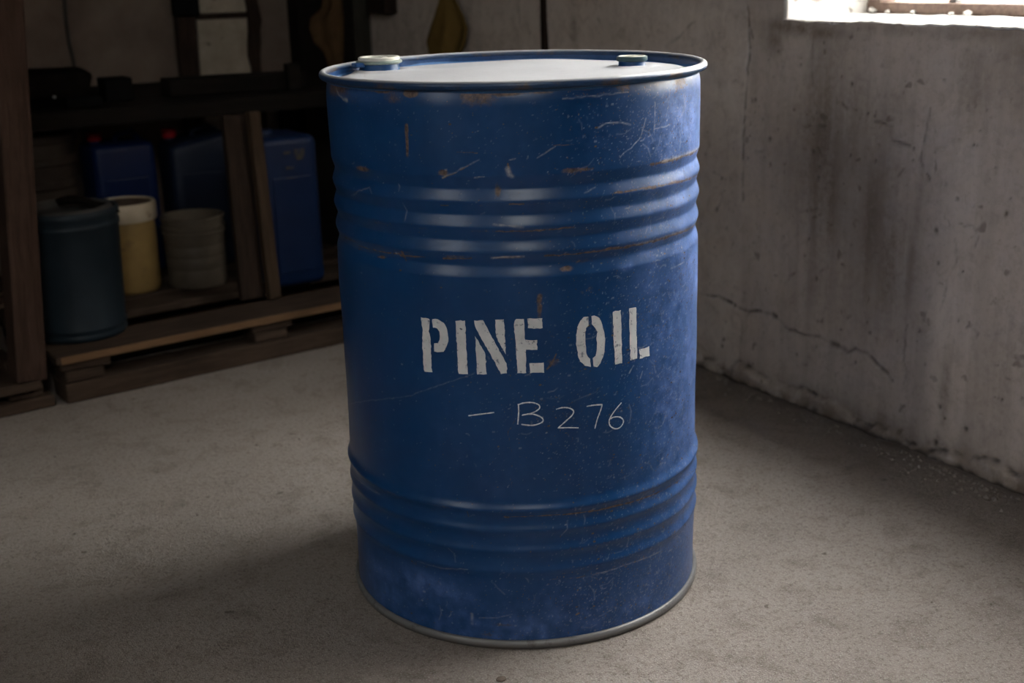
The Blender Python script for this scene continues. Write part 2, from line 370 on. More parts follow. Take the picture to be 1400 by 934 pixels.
def stamp_blob(A, xs, ys, x, y, rx, ry, st, p=1.0):
    i0, i1 = np.searchsorted(xs, (x - rx * 2, x + rx * 2)); j0, j1 = np.searchsorted(ys, (y - ry * 2, y + ry * 2))
    if i1 <= i0 or j1 <= j0: return
    X, Y = np.meshgrid(xs[i0:i1], ys[j0:j1])
    d = ((X - x) / rx) ** 2 + ((Y - y) / ry) ** 2
    A[j0:j1, i0:i1] = np.maximum(A[j0:j1, i0:i1], st * np.exp(-d * p))

# measured outlines and marks: lettering, chalk, scratches and rust on the drum as (arc length, height); cracks, holes, stains of the wall as (y, z)
DATA = dict(
 letters={'P': [[(-0.1474, 0.5148), (-0.1342, 0.5154), (-0.1326, 0.5137), (-0.1336, 0.5005), (-0.1352, 0.4964), (-0.133, 0.4889), (-0.1325, 0.4671), (-0.1321, 0.4353), (-0.1456, 0.4351), (-0.1464, 0.4527), (-0.1471, 0.4731), (-0.1452, 0.5)], [(-0.1279, 0.515), (-0.1182, 0.5156), (-0.1102, 0.5112), (-0.1056, 0.5039), (-0.1037, 0.4932), (-0.1038, 0.4839), (-0.107, 0.4751), (-0.1122, 0.4684), (-0.1172, 0.4667), (-0.1274, 0.4664), (-0.1272, 0.4791), (-0.1216, 0.48), (-0.118, 0.4842), (-0.1168, 0.4921), (-0.1174, 0.4975), (-0.1205, 0.5018), (-0.1247, 0.5026), (-0.128, 0.5026)]], 'I': [[(-0.0915, 0.5159), (-0.0775, 0.5169), (-0.0768, 0.4749), (-0.0763, 0.4376), (-0.0905, 0.4366), (-0.091, 0.474)]], 'N': [[(-0.0642, 0.5175), (-0.0517, 0.5182), (-0.0196, 0.454), (-0.02, 0.44), (-0.0282, 0.4392), (-0.0637, 0.5097)], [(-0.0342, 0.5189), (-0.0214, 0.5192), (-0.0207, 0.4917), (-0.0204, 0.4679), (-0.0338, 0.494)], [(-0.0635, 0.4948), (-0.0496, 0.4699), (-0.0492, 0.4385), (-0.0626, 0.4378)]], 'E': [[(-0.0068, 0.5175), (-0.0046, 0.5194), (0.0064, 0.5197), (0.0068, 0.4889), (0.024, 0.4881), (0.0241, 0.4738), (0.0075, 0.474), (0.0078, 0.4397), (-0.0049, 0.4398), (-0.0062, 0.4839), (-0.0078, 0.5084)], [(0.0111, 0.52), (0.0313, 0.5199), (0.0325, 0.5052), (0.0116, 0.5058)], [(0.0125, 0.4544), (0.0329, 0.4537), (0.0331, 0.4392), (0.0133, 0.4396)]], 'O': [[(0.0992, 0.5159), (0.0994, 0.503), (0.0955, 0.5001), (0.0942, 0.4927), (0.094, 0.4719), (0.0951, 0.4612), (0.0974, 0.4565), (0.1007, 0.454), (0.1009, 0.4414), (0.0931, 0.4451), (0.0854, 0.4507), (0.082, 0.4617), (0.0804, 0.4735), (0.0804, 0.4908), (0.0825, 0.5021), (0.0867, 0.5114), (0.0915, 0.5161)], [(0.1041, 0.5159), (0.1083, 0.5166), (0.1132, 0.5145), (0.1182, 0.5086), (0.1206, 0.5008), (0.1233, 0.4911), (0.1249, 0.4792), (0.1239, 0.4653), (0.1215, 0.4528), (0.1164, 0.4441), (0.1114, 0.4396), (0.1052, 0.4417), (0.105, 0.454), (0.109, 0.4564), (0.111, 0.4649), (0.1111, 0.4835), (0.1122, 0.4921), (0.11, 0.4982), (0.1042, 0.5042)]], 'I2': [[(0.1383, 0.5175), (0.152, 0.5176), (0.1531, 0.4804), (0.1535, 0.4384), (0.1407, 0.4387), (0.1394, 0.4769)]], 'L': [[(0.1667, 0.518), (0.1803, 0.5175), (0.181, 0.4929), (0.1823, 0.4398), (0.1689, 0.4396), (0.1674, 0.4837)], [(0.1861, 0.4521), (0.2071, 0.452), (0.2072, 0.4375), (0.1874, 0.4383)]]},
 chalk=[[[(-0.078, 0.3743), (-0.0596, 0.3779), (-0.0397, 0.3813)]], [[(-0.0047, 0.3941), (-0.0046, 0.3817), (-0.0064, 0.3631)], [(-0.0047, 0.3931), (0.0035, 0.3955), (0.0151, 0.3955), (0.0238, 0.3919), (0.0257, 0.3877), (0.0227, 0.3838), (0.0138, 0.3795), (0.0002, 0.3771), (0.0148, 0.378), (0.0264, 0.3732), (0.0302, 0.3678), (0.0262, 0.3635), (0.0144, 0.3608), (-0.0012, 0.363)]], [[(0.0492, 0.3828), (0.0582, 0.3845), (0.0682, 0.383), (0.0747, 0.3781), (0.0732, 0.372), (0.0649, 0.3647), (0.0517, 0.354), (0.0678, 0.3529), (0.0822, 0.3509)]], [[(0.0947, 0.3823), (0.1057, 0.3827), (0.1188, 0.3816), (0.1166, 0.3741), (0.111, 0.3604), (0.1071, 0.3463)]], [[(0.1511, 0.3787), (0.1415, 0.3706), (0.1334, 0.3616), (0.1299, 0.3538), (0.1321, 0.346), (0.1403, 0.3402), (0.1486, 0.3406), (0.1542, 0.3468), (0.153, 0.3528), (0.1462, 0.3576), (0.1368, 0.3588), (0.1322, 0.357)]]],
 strokes=[('p', 0.0017, 0.7, [(-0.323, 0.8272), (-0.3086, 0.8199), (-0.2905, 0.8151)]), ('p', 0.00315, 0.9, [(-0.2955, 0.8157), (-0.281, 0.8147)]), ('r', 0.005, 0.8, [(-0.1544, 0.7868), (-0.1543, 0.7689), (-0.1558, 0.7458)]), ('p', 0.0012, 0.4, [(-0.102, 0.718), (-0.0803, 0.7275), (-0.049, 0.7437)]), ('r', 0.002, 0.6, [(-0.1021, 0.717), (-0.0803, 0.7265), (-0.0644, 0.7357)]), ('r', 0.00158, 0.7, [(-0.0792, 0.7533), (-0.0507, 0.7525)]), ('r', 0.00295, 0.9, [(-0.0104, 0.7373), (-0.0096, 0.7314)]), ('p', 0.00394, 1, [(-0.0106, 0.7304), (-0.0079, 0.7234), (-0.005, 0.7204)]), ('p', 0.00128, 0.6, [(-0.0073, 0.7422), (0.0006, 0.7439)]), ('p', 0.00129, 0.7, [(-0.0559, 0.7189), (-0.0438, 0.7199)]), ('p', 0.00107, 0.35, [(-0.287, 0.6759), (-0.2632, 0.6865), (-0.2378, 0.6938), (-0.2299, 0.6862)]), ('p', 0.00107, 0.35, [(-0.2921, 0.6752), (-0.2724, 0.6811)]), ('r', 0.00161, 0.8, [(-0.1071, 0.6794), (-0.0962, 0.6798)]), ('r', 0.00159, 0.8, [(-0.009, 0.6825), (0.0099, 0.682)]), ('r', 0.002, 0.9, [(-0.0351, 0.6453), (0.008, 0.6446), (0.0382, 0.6443), (0.0764, 0.6458)]), ('p', 0.002, 0.5, [(-0.0318, 0.6545), (0.0081, 0.6497)]), ('r', 0.00173, 0.9, [(-0.2829, 0.6034), (-0.253, 0.6028), (-0.2179, 0.6026), (-0.1808, 0.604)]), ('r', 0.00229, 0.9, [(-0.181, 0.6019), (-0.1362, 0.6042)]), ('r', 0.00224, 0.9, [(-0.1074, 0.6041), (-0.0642, 0.606)]), ('r', 0.00415, 0.8, [(-0.1765, 0.6077), (-0.1719, 0.5954)]), ('r', 0.00318, 0.8, [(-0.2303, 0.5932), (-0.2106, 0.5949)]), ('p', 0.00161, 0.7, [(-0.0364, 0.6074), (-0.008, 0.6092), (0.0081, 0.6087)]), ('r', 0.00201, 0.9, [(0.0375, 0.6084), (0.058, 0.6081), (0.0953, 0.608), (0.1293, 0.6094)]), ('r', 0.00306, 0.95, [(0.1293, 0.6094), (0.194, 0.6075), (0.2732, 0.6087), (0.3871, 0.6039)]), ('p', 0.00207, 0.5, [(0.1799, 0.6087), (0.2732, 0.6098), (0.3868, 0.6051)]), ('p', 0.00311, 0.6, [(0.2323, 0.7206), (0.2944, 0.7216), (0.3921, 0.7206)]), ('r', 0.00411, 0.7, [(0.2082, 0.7196), (0.2945, 0.7195), (0.3931, 0.7171)]), ('r', 0.00303, 0.8, [(0.1415, 0.6875), (0.1936, 0.6874), (0.2608, 0.6862), (0.3859, 0.6791)]), ('r', 0.00157, 0.6, [(0.0524, 0.7595), (0.0811, 0.7588)]), ('p', 0.00098, 0.5, [(0.0302, 0.7439), (0.0544, 0.7584)]), ('p', 0.00158, 0.65, [(0.1167, 0.7789), (0.128, 0.784), (0.1539, 0.7838), (0.169, 0.7785)]), ('p', 0.00112, 0.6, [(0.2151, 0.8052), (0.2139, 0.767)]), ('p', 0.00112, 0.6, [(0.2139, 0.769), (0.2494, 0.7702)]), ('p', 0.00111, 0.6, [(0.196, 0.784), (0.1849, 0.7579), (0.1639, 0.7439), (0.1514, 0.7361)]), ('p', 0.00524, 0.28, [(0.2942, 0.8077), (0.3001, 0.7915), (0.2851, 0.7775)]), ('p', 0.00172, 0.6, [(0.2592, 0.5598), (0.279, 0.5601), (0.2996, 0.5612)]), ('p', 0.0012, 0.5, [(0.0962, 0.6919), (0.1138, 0.6984)]), ('r', 0.00712, 0.55, [(0.0292, 0.5516), (0.0275, 0.5232)]), ('r', 0.00414, 0.7, [(0.0374, 0.444), (0.0471, 0.4575), (0.0514, 0.4647)]), ('r', 0.00209, 0.4, [(0.0652, 0.3887), (0.093, 0.3942), (0.1162, 0.4074), (0.1258, 0.4192)]), ('p', 0.00105, 0.25, [(0.0762, 0.393), (0.1102, 0.4028)]), ('r', 0.00313, 0.3, [(0.1142, 0.4629), (0.1137, 0.3911)]), ('p', 0.001, 0.3, [(-0.3968, 0.3169), (-0.2824, 0.3595), (-0.1745, 0.3928), (-0.1222, 0.4163), (-0.0651, 0.4398)]), ('r', 0.00115, 0.55, [(-0.0103, 0.3689), (-0.0202, 0.3522), (-0.0195, 0.3376), (-0.0159, 0.3161), (-0.0189, 0.2841), (-0.018, 0.2379)]), ('r', 0.00216, 0.9, [(-0.0843, 0.225), (-0.0835, 0.2156)]), ('r', 0.00193, 0.9, [(-0.0293, 0.2191), (0.0137, 0.2196), (0.0571, 0.2183), (0.0969, 0.2171)]), ('r', 0.00238, 0.9, [(0.0969, 0.2171), (0.1397, 0.2164), (0.1808, 0.2152), (0.2296, 0.2133)]), ('r', 0.00168, 0.6, [(0.2296, 0.2133), (0.2964, 0.2113), (0.3803, 0.1967)]), ('r', 0.00196, 0.7, [(0.0388, 0.1142), (0.0782, 0.1113), (0.0899, 0.1117)]), ('r', 0.00154, 0.6, [(0.0899, 0.1117), (0.1459, 0.1134), (0.1965, 0.1126), (0.2504, 0.1076)]), ('p', 0.00121, 0.4, [(0.1018, 0.1118), (0.1527, 0.114), (0.2403, 0.1103)]), ('p', 0.00134, 0.4, [(-0.1705, 0.125), (-0.15, 0.1239), (-0.1306, 0.1232), (-0.0881, 0.129)]), ('p', 0.00122, 0.35, [(-0.0738, 0.0486), (-0.0453, 0.0511), (-0.0229, 0.0582)]), ('p', 0.00332, 0.4, [(-0.0852, 0.0534), (-0.0846, 0.0373)]), ('p', 0.0012, 0.35, [(-0.0523, 0.1119), (-0.033, 0.0922)]), ('r', 0.001, 0.55, [(-0.3971, 0.2053), (-0.3391, 0.2091), (-0.2894, 0.2137), (-0.2487, 0.2151)]), ('p', 0.001, 0.3, [(-0.3844, 0.204), (-0.3036, 0.2111), (-0.255, 0.213)]), ('r', 0.00585, 0.3, [(-0.3197, 0.1721), (-0.2693, 0.1809)]), ('p', 0.00128, 0.6, [(0.1665, 0.4205), (0.1747, 0.43)]), ('p', 0.00161, 0.5, [(0.1876, 0.408), (0.192, 0.4172)]), ('p', 0.00111, 0.4, [(0.2394, 0.3216), (0.247, 0.3312)]), ('r', 0.00146, 0.5, [(0.0516, 0.8255), (0.0976, 0.8241), (0.1362, 0.8255)]), ('p', 0.00127, 0.5, [(0.0666, 0.821), (0.1192, 0.8218), (0.1664, 0.8242)]), ('r', 0.00098, 0.4, [(0.0869, 0.8054), (0.0894, 0.7563)]), ('r', 0.00098, 0.3, [(0.0203, 0.7892), (0.0206, 0.76)]), ('r', 0.00308, 0.3, [(-0.0855, 0.5252), (-0.0873, 0.482)]), ('r', 0.00207, 0.35, [(-0.0128, 0.4298), (-0.0154, 0.3746)]), ('r', 0.00211, 0.3, [(-0.0353, 0.3408), (-0.0371, 0.2492)])],
 blobs=[('r', 0.0108, 0.0049, 1, -0.1469, 0.8304), ('r', 0.0196, 0.004, 0.7, -0.1984, 0.8326), ('r', 0.048, 0.0051, 0.5, -0.2288, 0.8342), ('r', 0.0315, 0.0068, 0.7, -0.0116, 0.8325), ('r', 0.0225, 0.0058, 0.6, 0.037, 0.8329), ('r', 0.033, 0.0049, 0.5, 0.0977, 0.8337), ('r', 0.024, 0.0039, 0.45, 0.1421, 0.8338), ('r', 0.0228, 0.0052, 0.55, -0.2495, 0.7198), ('r', 0.0088, 0.005, 0.6, -0.1006, 0.725), ('r', 0.018, 0.005, 0.5, 0.0775, 0.7244), ('r', 0.026, 0.003, 0.5, 0.0912, 0.7244), ('r', 0.014, 0.0051, 0.5, 0.0682, 0.5876), ('r', 0.0264, 0.0061, 0.35, 0.0951, 0.5955), ('r', 0.006, 0.0119, 0.5, -0.0254, 0.6998), ('r', 0.0088, 0.0072, 0.35, 0.1014, 0.556), ('r', 0.0066, 0.0061, 0.35, 0.0903, 0.5519), ('p', 0.013, 0.0073, 0.35, 0.1638, 0.5804), ('r', 0.0154, 0.0093, 0.4, 0.047, 0.4542), ('r', 0.008, 0.0041, 0.35, 0.0456, 0.4921), ('r', 0.0154, 0.0104, 0.3, 0.028, 0.3952), ('r', 0.0132, 0.0063, 0.25, 0.0493, 0.4047), ('p', 0.0675, 0.0224, 0.36, -0.1658, 0.0866), ('p', 0.036, 0.0155, 0.3, -0.114, 0.0797), ('p', 0.096, 0.0163, 0.25, -0.2698, 0.0767), ('p', 0.088, 0.0625, 0.16, 0.2692, 0.7793), ('p', 0.042, 0.0403, 0.12, 0.193, 0.8072), ('p', 0.066, 0.0774, 0.14, 0.302, 0.4904), ('r', 0.0176, 0.0044, 0.4, -0.0632, 0.0211), ('r', 0.0264, 0.0044, 0.4, -0.0345, 0.0393), ('p', 0.057, 0.0123, 0.14, -0.2472, 0.8241)],
 wall_cracks=[(0.00352, 1, [(-2.0091, 0.1851), (-2.0727, 0.1945), (-2.1286, 0.1842), (-2.1709, 0.1805), (-2.2404, 0.1922), (-2.2834, 0.1924), (-2.3141, 0.1758), (-2.3631, 0.1718), (-2.4257, 0.177), (-2.4669, 0.1704), (-2.507, 0.164), (-2.5304, 0.1789), (-2.564, 0.1764), (-2.6078, 0.1548), (-2.6414, 0.1347)]), (0.0064, 1, [(-2.4618, 0.1707), (-2.492, 0.1677), (-2.507, 0.164)]), (0.0064, 1, [(-2.2405, 0.1914), (-2.2834, 0.1924)]), (0.0024, 0.6, [(-2.6709, 0.2638), (-2.6669, 0.2063), (-2.6747, 0.1655), (-2.6696, 0.1209)]), (0.00208, 0.5, [(-2.7607, 0.3457), (-2.7477, 0.3091)]), (0.00208, 0.5, [(-2.7567, 0.3449), (-2.7616, 0.3793), (-2.7783, 0.4155), (-2.7741, 0.4604)]), (0.00192, 0.5, [(-2.7788, 0.4935), (-2.8104, 0.4891), (-2.8236, 0.4722), (-2.8217, 0.4527)]), (0.00192, 0.4, [(-2.8767, 0.1733), (-2.8794, 0.1841)]), (0.00192, 0.4, [(-2.9087, 0.2321), (-2.9176, 0.2181), (-2.9291, 0.2147)]), (0.00192, 0.5, [(-2.1577, 0.1512), (-2.1576, 0.093), (-2.162, 0.0438)]), (0.00352, 0.9, [(-2.1498, 0.8998), (-2.1565, 0.8436), (-2.1585, 0.7983), (-2.1515, 0.7521), (-2.149, 0.7055), (-2.151, 0.6116), (-2.1535, 0.5281), (-2.1567, 0.4495)]), (0.00224, 0.6, [(-2.4401, 0.6961), (-2.4703, 0.6905), (-2.5, 0.6824)]), (0.0032, 0.8, [(-2.5477, 0.6656), (-2.5792, 0.6633), (-2.6, 0.6601)]), (0.0032, 0.8, [(-2.5953, 0.6338), (-2.6296, 0.6281), (-2.6599, 0.6227)]), (0.00288, 0.6, [(-2.351, 0.6365), (-2.3901, 0.6424), (-2.4132, 0.6435)]), (0.00256, 0.6, [(-2.3416, 0.4472), (-2.3972, 0.4644)]), (0.00224, 0.7, [(-2.6872, 0.7031), (-2.6833, 0.653), (-2.6749, 0.6015), (-2.7009, 0.5641), (-2.7122, 0.5452)]), (0.00224, 0.6, [(-2.6214, 0.564), (-2.6369, 0.5816)]), (0.00224, 0.5, [(-2.0301, 0.5006), (-2.0593, 0.498), (-2.0929, 0.4899), (-2.0804, 0.4385), (-2.0573, 0.4098)]), (0.00256, 0.6, [(-2.4396, 0.7041), (-2.441, 0.6612)]), (0.00224, 0.5, [(-2.4779, 0.7386), (-2.4779, 0.707)]), (0.00224, 0.5, [(-2.3631, 0.8281), (-2.3709, 0.7262)]), (0.00192, 0.5, [(-2.1905, 0.5653), (-2.221, 0.5716)]), (0.004, 0.45, [(-1.95, 0.8454), (-1.9179, 0.8226), (-1.8851, 0.8037), (-1.8477, 0.7842)]), (0.0032, 0.25, [(-1.7295, 0.8674), (-1.7896, 0.7909)]), (0.00352, 0.6, [(-1.1506, 0.9293), (-1.1486, 0.8057)])],
 wall_holes=[(-2.729, 0.469, 0.0026), (-2.7372, 0.4057, 0.0032), (-2.0949, 0.09, 0.0049), (-2.0918, 0.0723, 0.0049), (-2.1617, 0.0521, 0.004), (-2.4769, 0.1707, 0.0065), (-2.8339, 0.0871, 0.0059), (-2.9127, 0.1717, 0.0031), (-2.7601, 0.033, 0.006), (-2.78, 0.0928, 0.0033), (-2.8946, 0.2369, 0.0025), (-2.7956, 0.4005, 0.0025), (-2.4023, 0.3068, 0.0044), (-2.57, 0.2219, 0.0035), (-2.5327, 0.1459, 0.0036), (-2.4843, 0.2086, 0.0029), (-2.3554, 0.1189, 0.003), (-2.2059, 0.0554, 0.0032), (-2.3185, 0.2976, 0.003), (-2.3714, 0.3907, 0.0036), (-2.1286, 0.1842, 0.0056), (-2.7672, 0.1136, 0.004), (-2.6414, 0.1347, 0.0028), (-2.181, 0.6817, 0.0047), (-2.2387, 0.5998, 0.0052), (-2.244, 0.542, 0.0041), (-2.4802, 0.7362, 0.0043), (-2.0573, 0.4098, 0.0056), (-2.0768, 0.4878, 0.0037), (-2.3778, 0.5862, 0.0034), (-2.3969, 0.5324, 0.0039), (-2.7254, 0.4703, 0.0046), (-2.7696, 0.5382, 0.004), (-2.7957, 0.6449, 0.0029), (-2.8808, 0.5263, 0.0043), (-2.4883, 0.5904, 0.0027), (-2.5289, 0.6796, 0.0032), (-2.1585, 0.7971, 0.0041), (-2.7179, 0.7592, 0.0025), (-2.6567, 0.6224, 0.0031)],
 wall_stains=[('b', 0.9, -2.4198, 0.5543, 0.099, 0.225), ('b', 0.7, -2.5529, 0.464, 0.07, 0.208), ('b', 0.8, -2.6097, 0.3812, 0.044, 0.135), ('b', 0.5, -2.4129, 0.3106, 0.092, 0.102), ('d', 0.8, -2.3021, 0.8436, 0.0805, 0.018), ('d', 0.6, -2.3802, 0.8354, 0.088, 0.015), ('d', 0.5, -2.7933, 0.8489, 0.102, 0.0182), ('d', 0.35, -2.6007, 0.8496, 0.114, 0.014), ('b', 0.6, -2.6686, 0.3772, 0.0171, 0.0975), ('d', 0.55, -2.7778, 0.1424, 0.0144, 0.09), ('d', 0.5, -2.2458, 0.8154, 0.0322, 0.0288), ('b', 0.5, -2.6784, 0.4839, 0.0095, 0.098), ('b', 0.4, -2.6206, 0.4898, 0.0076, 0.105), ('l', 0.45, -2.6276, 0.6383, 0.0342, 0.042), ('l', 0.35, -2.7365, 0.5507, 0.051, 0.126), ('l', 0.3, -2.1454, 0.2567, 0.104, 0.162), ('l', 0.4, -2.7415, 0.1944, 0.0252, 0.165), ('b', 0.35, -2.3644, 0.736, 0.0264, 0.096), ('d', 0.3, -2.3368, 0.4296, 0.0138, 0.204), ('d', 0.4, -2.7853, 0.7628, 0.034, 0.078), ('b', 0.7, -1.4446, 0.8185, 0.0216, 0.0456), ('d', 0.35, -0.4123, 0.7346, 0.342, 0.144), ('b', 0.35, -0.9264, 0.7551, 0.276, 0.044), ('d', 0.3, -1.6643, 0.8121, 0.0825, 0.038), ('b', 0.4, -2.5182, 0.657, 0.12, 0.09), ('d', 0.25, -2.9053, 0.238, 0.064, 0.168), ('d', 0.3, -2.8696, 0.8068, 0.045, 0.084)])


# ---------------------------------------------------------------- room
def quad_grid(nr, nc, wrap=False):
    j, i = np.meshgrid(np.arange(nr - 1), np.arange(nc if wrap else nc - 1), indexing='ij')
    i2 = (i + 1) % nc
    return np.stack([j * nc + i, j * nc + i2, (j + 1) * nc + i2, (j + 1) * nc + i], -1).reshape(-1, 4)

fl_ = MB().add([(-3.75, -5.8, 0), (0.3, -5.8, 0), (0.3, 0.05, 0), (-3.75, 0.05, 0)], [(0, 1, 2, 3)])
struct(fl_.build('floor', 'floor'))
struct(MB().box((-3.95, -5.95, 2.7), (0.3, 0.25, 2.8)).build('ceiling', 'ceiling'))
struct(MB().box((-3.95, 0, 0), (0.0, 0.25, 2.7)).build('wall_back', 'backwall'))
W3 = dict(x0=-3.1, x1=-2.0, z0=1.95, z1=2.62)           # unseen high window added behind the camera as front fill light
wf_ = MB().box((-3.95, -5.95, 0), (.3, -5.8, W3['z0'])).box((-3.95, -5.95, W3['z1']), (.3, -5.8, 2.7)).box((-3.95, -5.95, W3['z0']), (W3['x0'], -5.8, W3['z1'])).box((W3['x1'], -5.95, W3['z0']), (.3, -5.8, W3['z1']))
struct(wf_.build('wall_front', 'darkwall'))
w3 = empty('fill_window_3', (-2.55, -5.88, 1.95)); struct(w3)
MB().box((-.55, -.03, 0), (.55, .03, .03)).box((-.55, -.03, .64), (.55, .03, .67)).box((-.55, -.03, .03), (-.52, .03, .64)).box((.52, -.03, .03), (.55, .03, .64)).build('window_frame', 'sash', w3)
MB().box((-.52, -.002, .03), (.52, .002, .64)).build('pane', 'glass', w3)
wl = MB(); X0, X1 = -3.95, -3.75
wl.box((X0, -5.8, 0), (X1, 0, W2['z0'])).box((X0, -5.8, W2['z1']), (X1, 0, 2.7)).box((X0, -5.8, W2['z0']), (X1, W2['y0'], W2['z1'])).box((X0, W2['y1'], W2['z0']), (X1, 0, W2['z1']))
struct(wl.build('wall_left', 'darkwall'))
w2 = empty('window_2', (-3.85, -3.75, 1.2)); struct(w2)
fr = MB(); fr.box((-.03, -.18, 0), (.03, -.16, .9)).box((-.03, .16, 0), (.03, .18, .9)).box((-.03, -.16, 0), (.03, .16, .02)).box((-.03, -.16, .88), (.03, .16, .9))
fr.build('window_frame', 'sash', w2)
MB().box((-.002, -.16, .02), (.002, .16, .88)).build('pane', 'glass', w2)

# right wall: a dense front face carrying cracks, holes and the broken foot; solid masonry behind it
def right_wall():
    st = .004
    ys = np.arange(-3.952, .0001, st); zs = np.arange(0, 1.0601, st)
    sh = (len(zs), len(ys))
    Y0 = np.repeat(ys[None], sh[0], 0)
    crack = np.zeros(sh); stain = np.zeros(sh); light = np.zeros(sh)
    n1 = vnoise(sh, 9); n2 = vnoise(sh, 4); n3 = vnoise(sh, 45); n4 = vnoise(sh, (60, 7)); n5 = vnoise(sh, 2.2)
    for wd, s_, pts in DATA['wall_cracks']:
        q = [pts[0]]
        for a, b in zip(pts[:-1], pts[1:]):                           # break long runs into a crooked line
            k = max(1, int(math.hypot(b[0] - a[0], b[1] - a[1]) / .014))
            for t in range(1, k + 1):
                q.append((a[0] + (b[0] - a[0]) * t / k + random.gauss(0, .0016), a[1] + (b[1] - a[1]) * t / k + random.gauss(0, .0016)))
        for a, b in zip(q[:-1], q[1:]):
            stamp_line(crack, ys, zs, [a, b], wd * random.uniform(.7, 1.6) + .0012, s_ * random.choice((.25, .5, .75, 1, 1)) * random.uniform(.6, 1.0), .9)
    for y, z, r_ in DATA['wall_holes']:
        stamp_blob(crack, ys, zs, y, z, r_ * .9, r_ * random.uniform(.8, 1.4), 1.0, 1.2)
    for _ in range(260):
        y = random.uniform(-3.3, -1.2); z = random.uniform(.02, .86); stamp_blob(crack, ys, zs, y, z, random.uniform(.001, .0035), random.uniform(.001, .004), random.uniform(.3, .8))
    light += np.clip((Y0 + 2.17) / .02, 0, 1) * (.55 + .5 * n3)                # wall beyond the joint painted paler to make up for missing light
    for k, s_, y, z, ry, rz in DATA['wall_stains']:
        t2 = np.zeros(sh); stamp_blob(t2, ys, zs, y, z, ry, rz, s_, .9)
        if k == 'd': t2 *= 1.25
        if k == 'l': np.maximum(light, t2, out=light)
        else: np.maximum(stain, t2, out=stain)
    stain = np.clip(stain * (.55 + .6 * n4), 0, 1)
    Y, Z = np.meshgrid(ys, zs)
    # gentle unevenness and trowel relief
    disp = (n3 - .5) * .010 + (n1 - .5) * .0020 + (n5 - .5) * .0009 + (n4 - .5) * .0007
    # the foot: a ragged fillet of old mortar leaning out over the floor, broken away in places
    edge = .004 + .030 * vnoise((1, sh[1]), 38)[0] + .014 * vnoise((1, sh[1]), 8)[0] + .006 * vnoise((1, sh[1]), 2.5)[0]
    foot = np.clip((edge[None] - Z) / .012, 0, 1)
    brk = vnoise(sh, (8, 16)) * .6 + n2 * .4
    disp -= foot * (.004 + .016 * brk)                            # outwards = towards -x
    lip = np.exp(-((Z - edge[None]) / .0045) ** 2) * np.clip((vnoise((1, sh[1]), 20)[0][None] - .25) * 5, 0, 1)
    crack = np.maximum(crack, .9 * lip * np.clip(n2 * 1.6 - .2, 0, 1))
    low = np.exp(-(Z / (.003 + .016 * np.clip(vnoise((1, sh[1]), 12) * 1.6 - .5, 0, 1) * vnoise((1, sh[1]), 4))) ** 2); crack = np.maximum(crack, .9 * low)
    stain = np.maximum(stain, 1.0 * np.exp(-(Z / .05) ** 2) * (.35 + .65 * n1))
    disp += crack * .0045
    keep = np.ones((sh[0] - 1, sh[1] - 1), bool)
    yc, zc = (ys[:-1] + ys[1:]) / 2, (zs[:-1] + zs[1:]) / 2
    hole = (yc[None] < W1['y1']) & (zc[:, None] > W1['z0'] - .004)
    F = quad_grid(*sh).reshape(sh[0] - 1, sh[1] - 1, 4)[~hole].reshape(-1, 4)[:, ::-1]
    # sharp face at the window reveal: flatten the relief there
    V = np.stack([disp, Y, Z], -1).reshape(-1, 3)
    wear_and_light = np.stack([crack, stain, light], -1).reshape(-1, 3)
    b = MB(); T = .27
    for lo, hi in (((.012, -5.8, 0), (T, 0.25, W1['z0'] - .02)), ((.012, W1['y1'], W1['z0'] - .02), (T, 0.25, W1['z1'])), ((.012, -5.8, W1['z0'] - .02), (T, W1['y0'], W1['z1'])),
                   ((.012, -5.8, W1['z1']), (T, 0.25, 2.7)), ((0, -2.267, 1.06), (.013, 0, 2.7)), ((0, -5.8, W1['z1']), (.013, -2.267, 2.7)), ((0, -5.8, 0), (.013, -3.95, W1['z1']))):
        b.box(lo, hi)
    V = np.concatenate([V, np.array(b.v)]); F = np.concatenate([F, np.array(b.f) + sh[0] * sh[1]])
    wear_and_light = np.concatenate([wear_and_light, np.zeros((len(b.v), 3))])
    o = grid_mesh('wall_right', V, F, 'wall', None, wear_and_light); o.data.polygons.foreach_set('use_smooth', [len(f.vertices) == 4 and f.index < len(F) - len(b.f) for f in o.data.polygons])
    return struct(o)
right_wall()

# window in the right wall
w1 = empty('window_1', (0.27, -2.267, .864)); struct(w1)
def sill():
    xs = np.arange(-.012, .2701, .006); ys = np.arange(-1.683, .0001, .006); sh = (len(ys), len(xs))
    n = vnoise(sh, 3); n2 = vnoise(sh, 10); ragged = vnoise((len(ys), 1), 2.5)[:, 0] * .010 + vnoise((len(ys), 1), 9)[:, 0] * .009
    X = np.repeat(xs[None], sh[0], 0).copy(); Y = np.repeat(ys[:, None], sh[1], 1); Z = (n - .5) * .003 + (n2 - .5) * .004
    # rounded, crumbled front edge
    X0 = X.copy(); k = np.clip((.012 - X) / .024, 0, 1); Z = Z - k ** 2 * .003 - k * ragged[:, None] * .2; X = X + k * (.0135 - ragged[:, None] * .45)
    rows = [np.stack([X - .27, Y, Z], -1)]
    front = rows[0][:, 0].copy(); f2 = front.copy(); f2[:, 2] -= .004; f2[:, 0] += .006; f3 = f2.copy(); f3[:, 0] = -.25
    G = np.concatenate([np.stack([f3, f2], 1), rows[0]], 1); nr, nc = G.shape[:2]
    return grid_mesh('window_sill', G.reshape(-1, 3), quad_grid(nr, nc), 'white', w1)
sill()
jb = MB()
jb.box((-.268, -.012, -.005), (0, .002, 1.496), .0).box((-.268, -1.685, -.005), (0, -1.671, 1.496)).box((-.268, -1.67, 1.482), (0, -.013, 1.496))
jb.build('reveal_plaster', 'white', w1, bevel=.003)
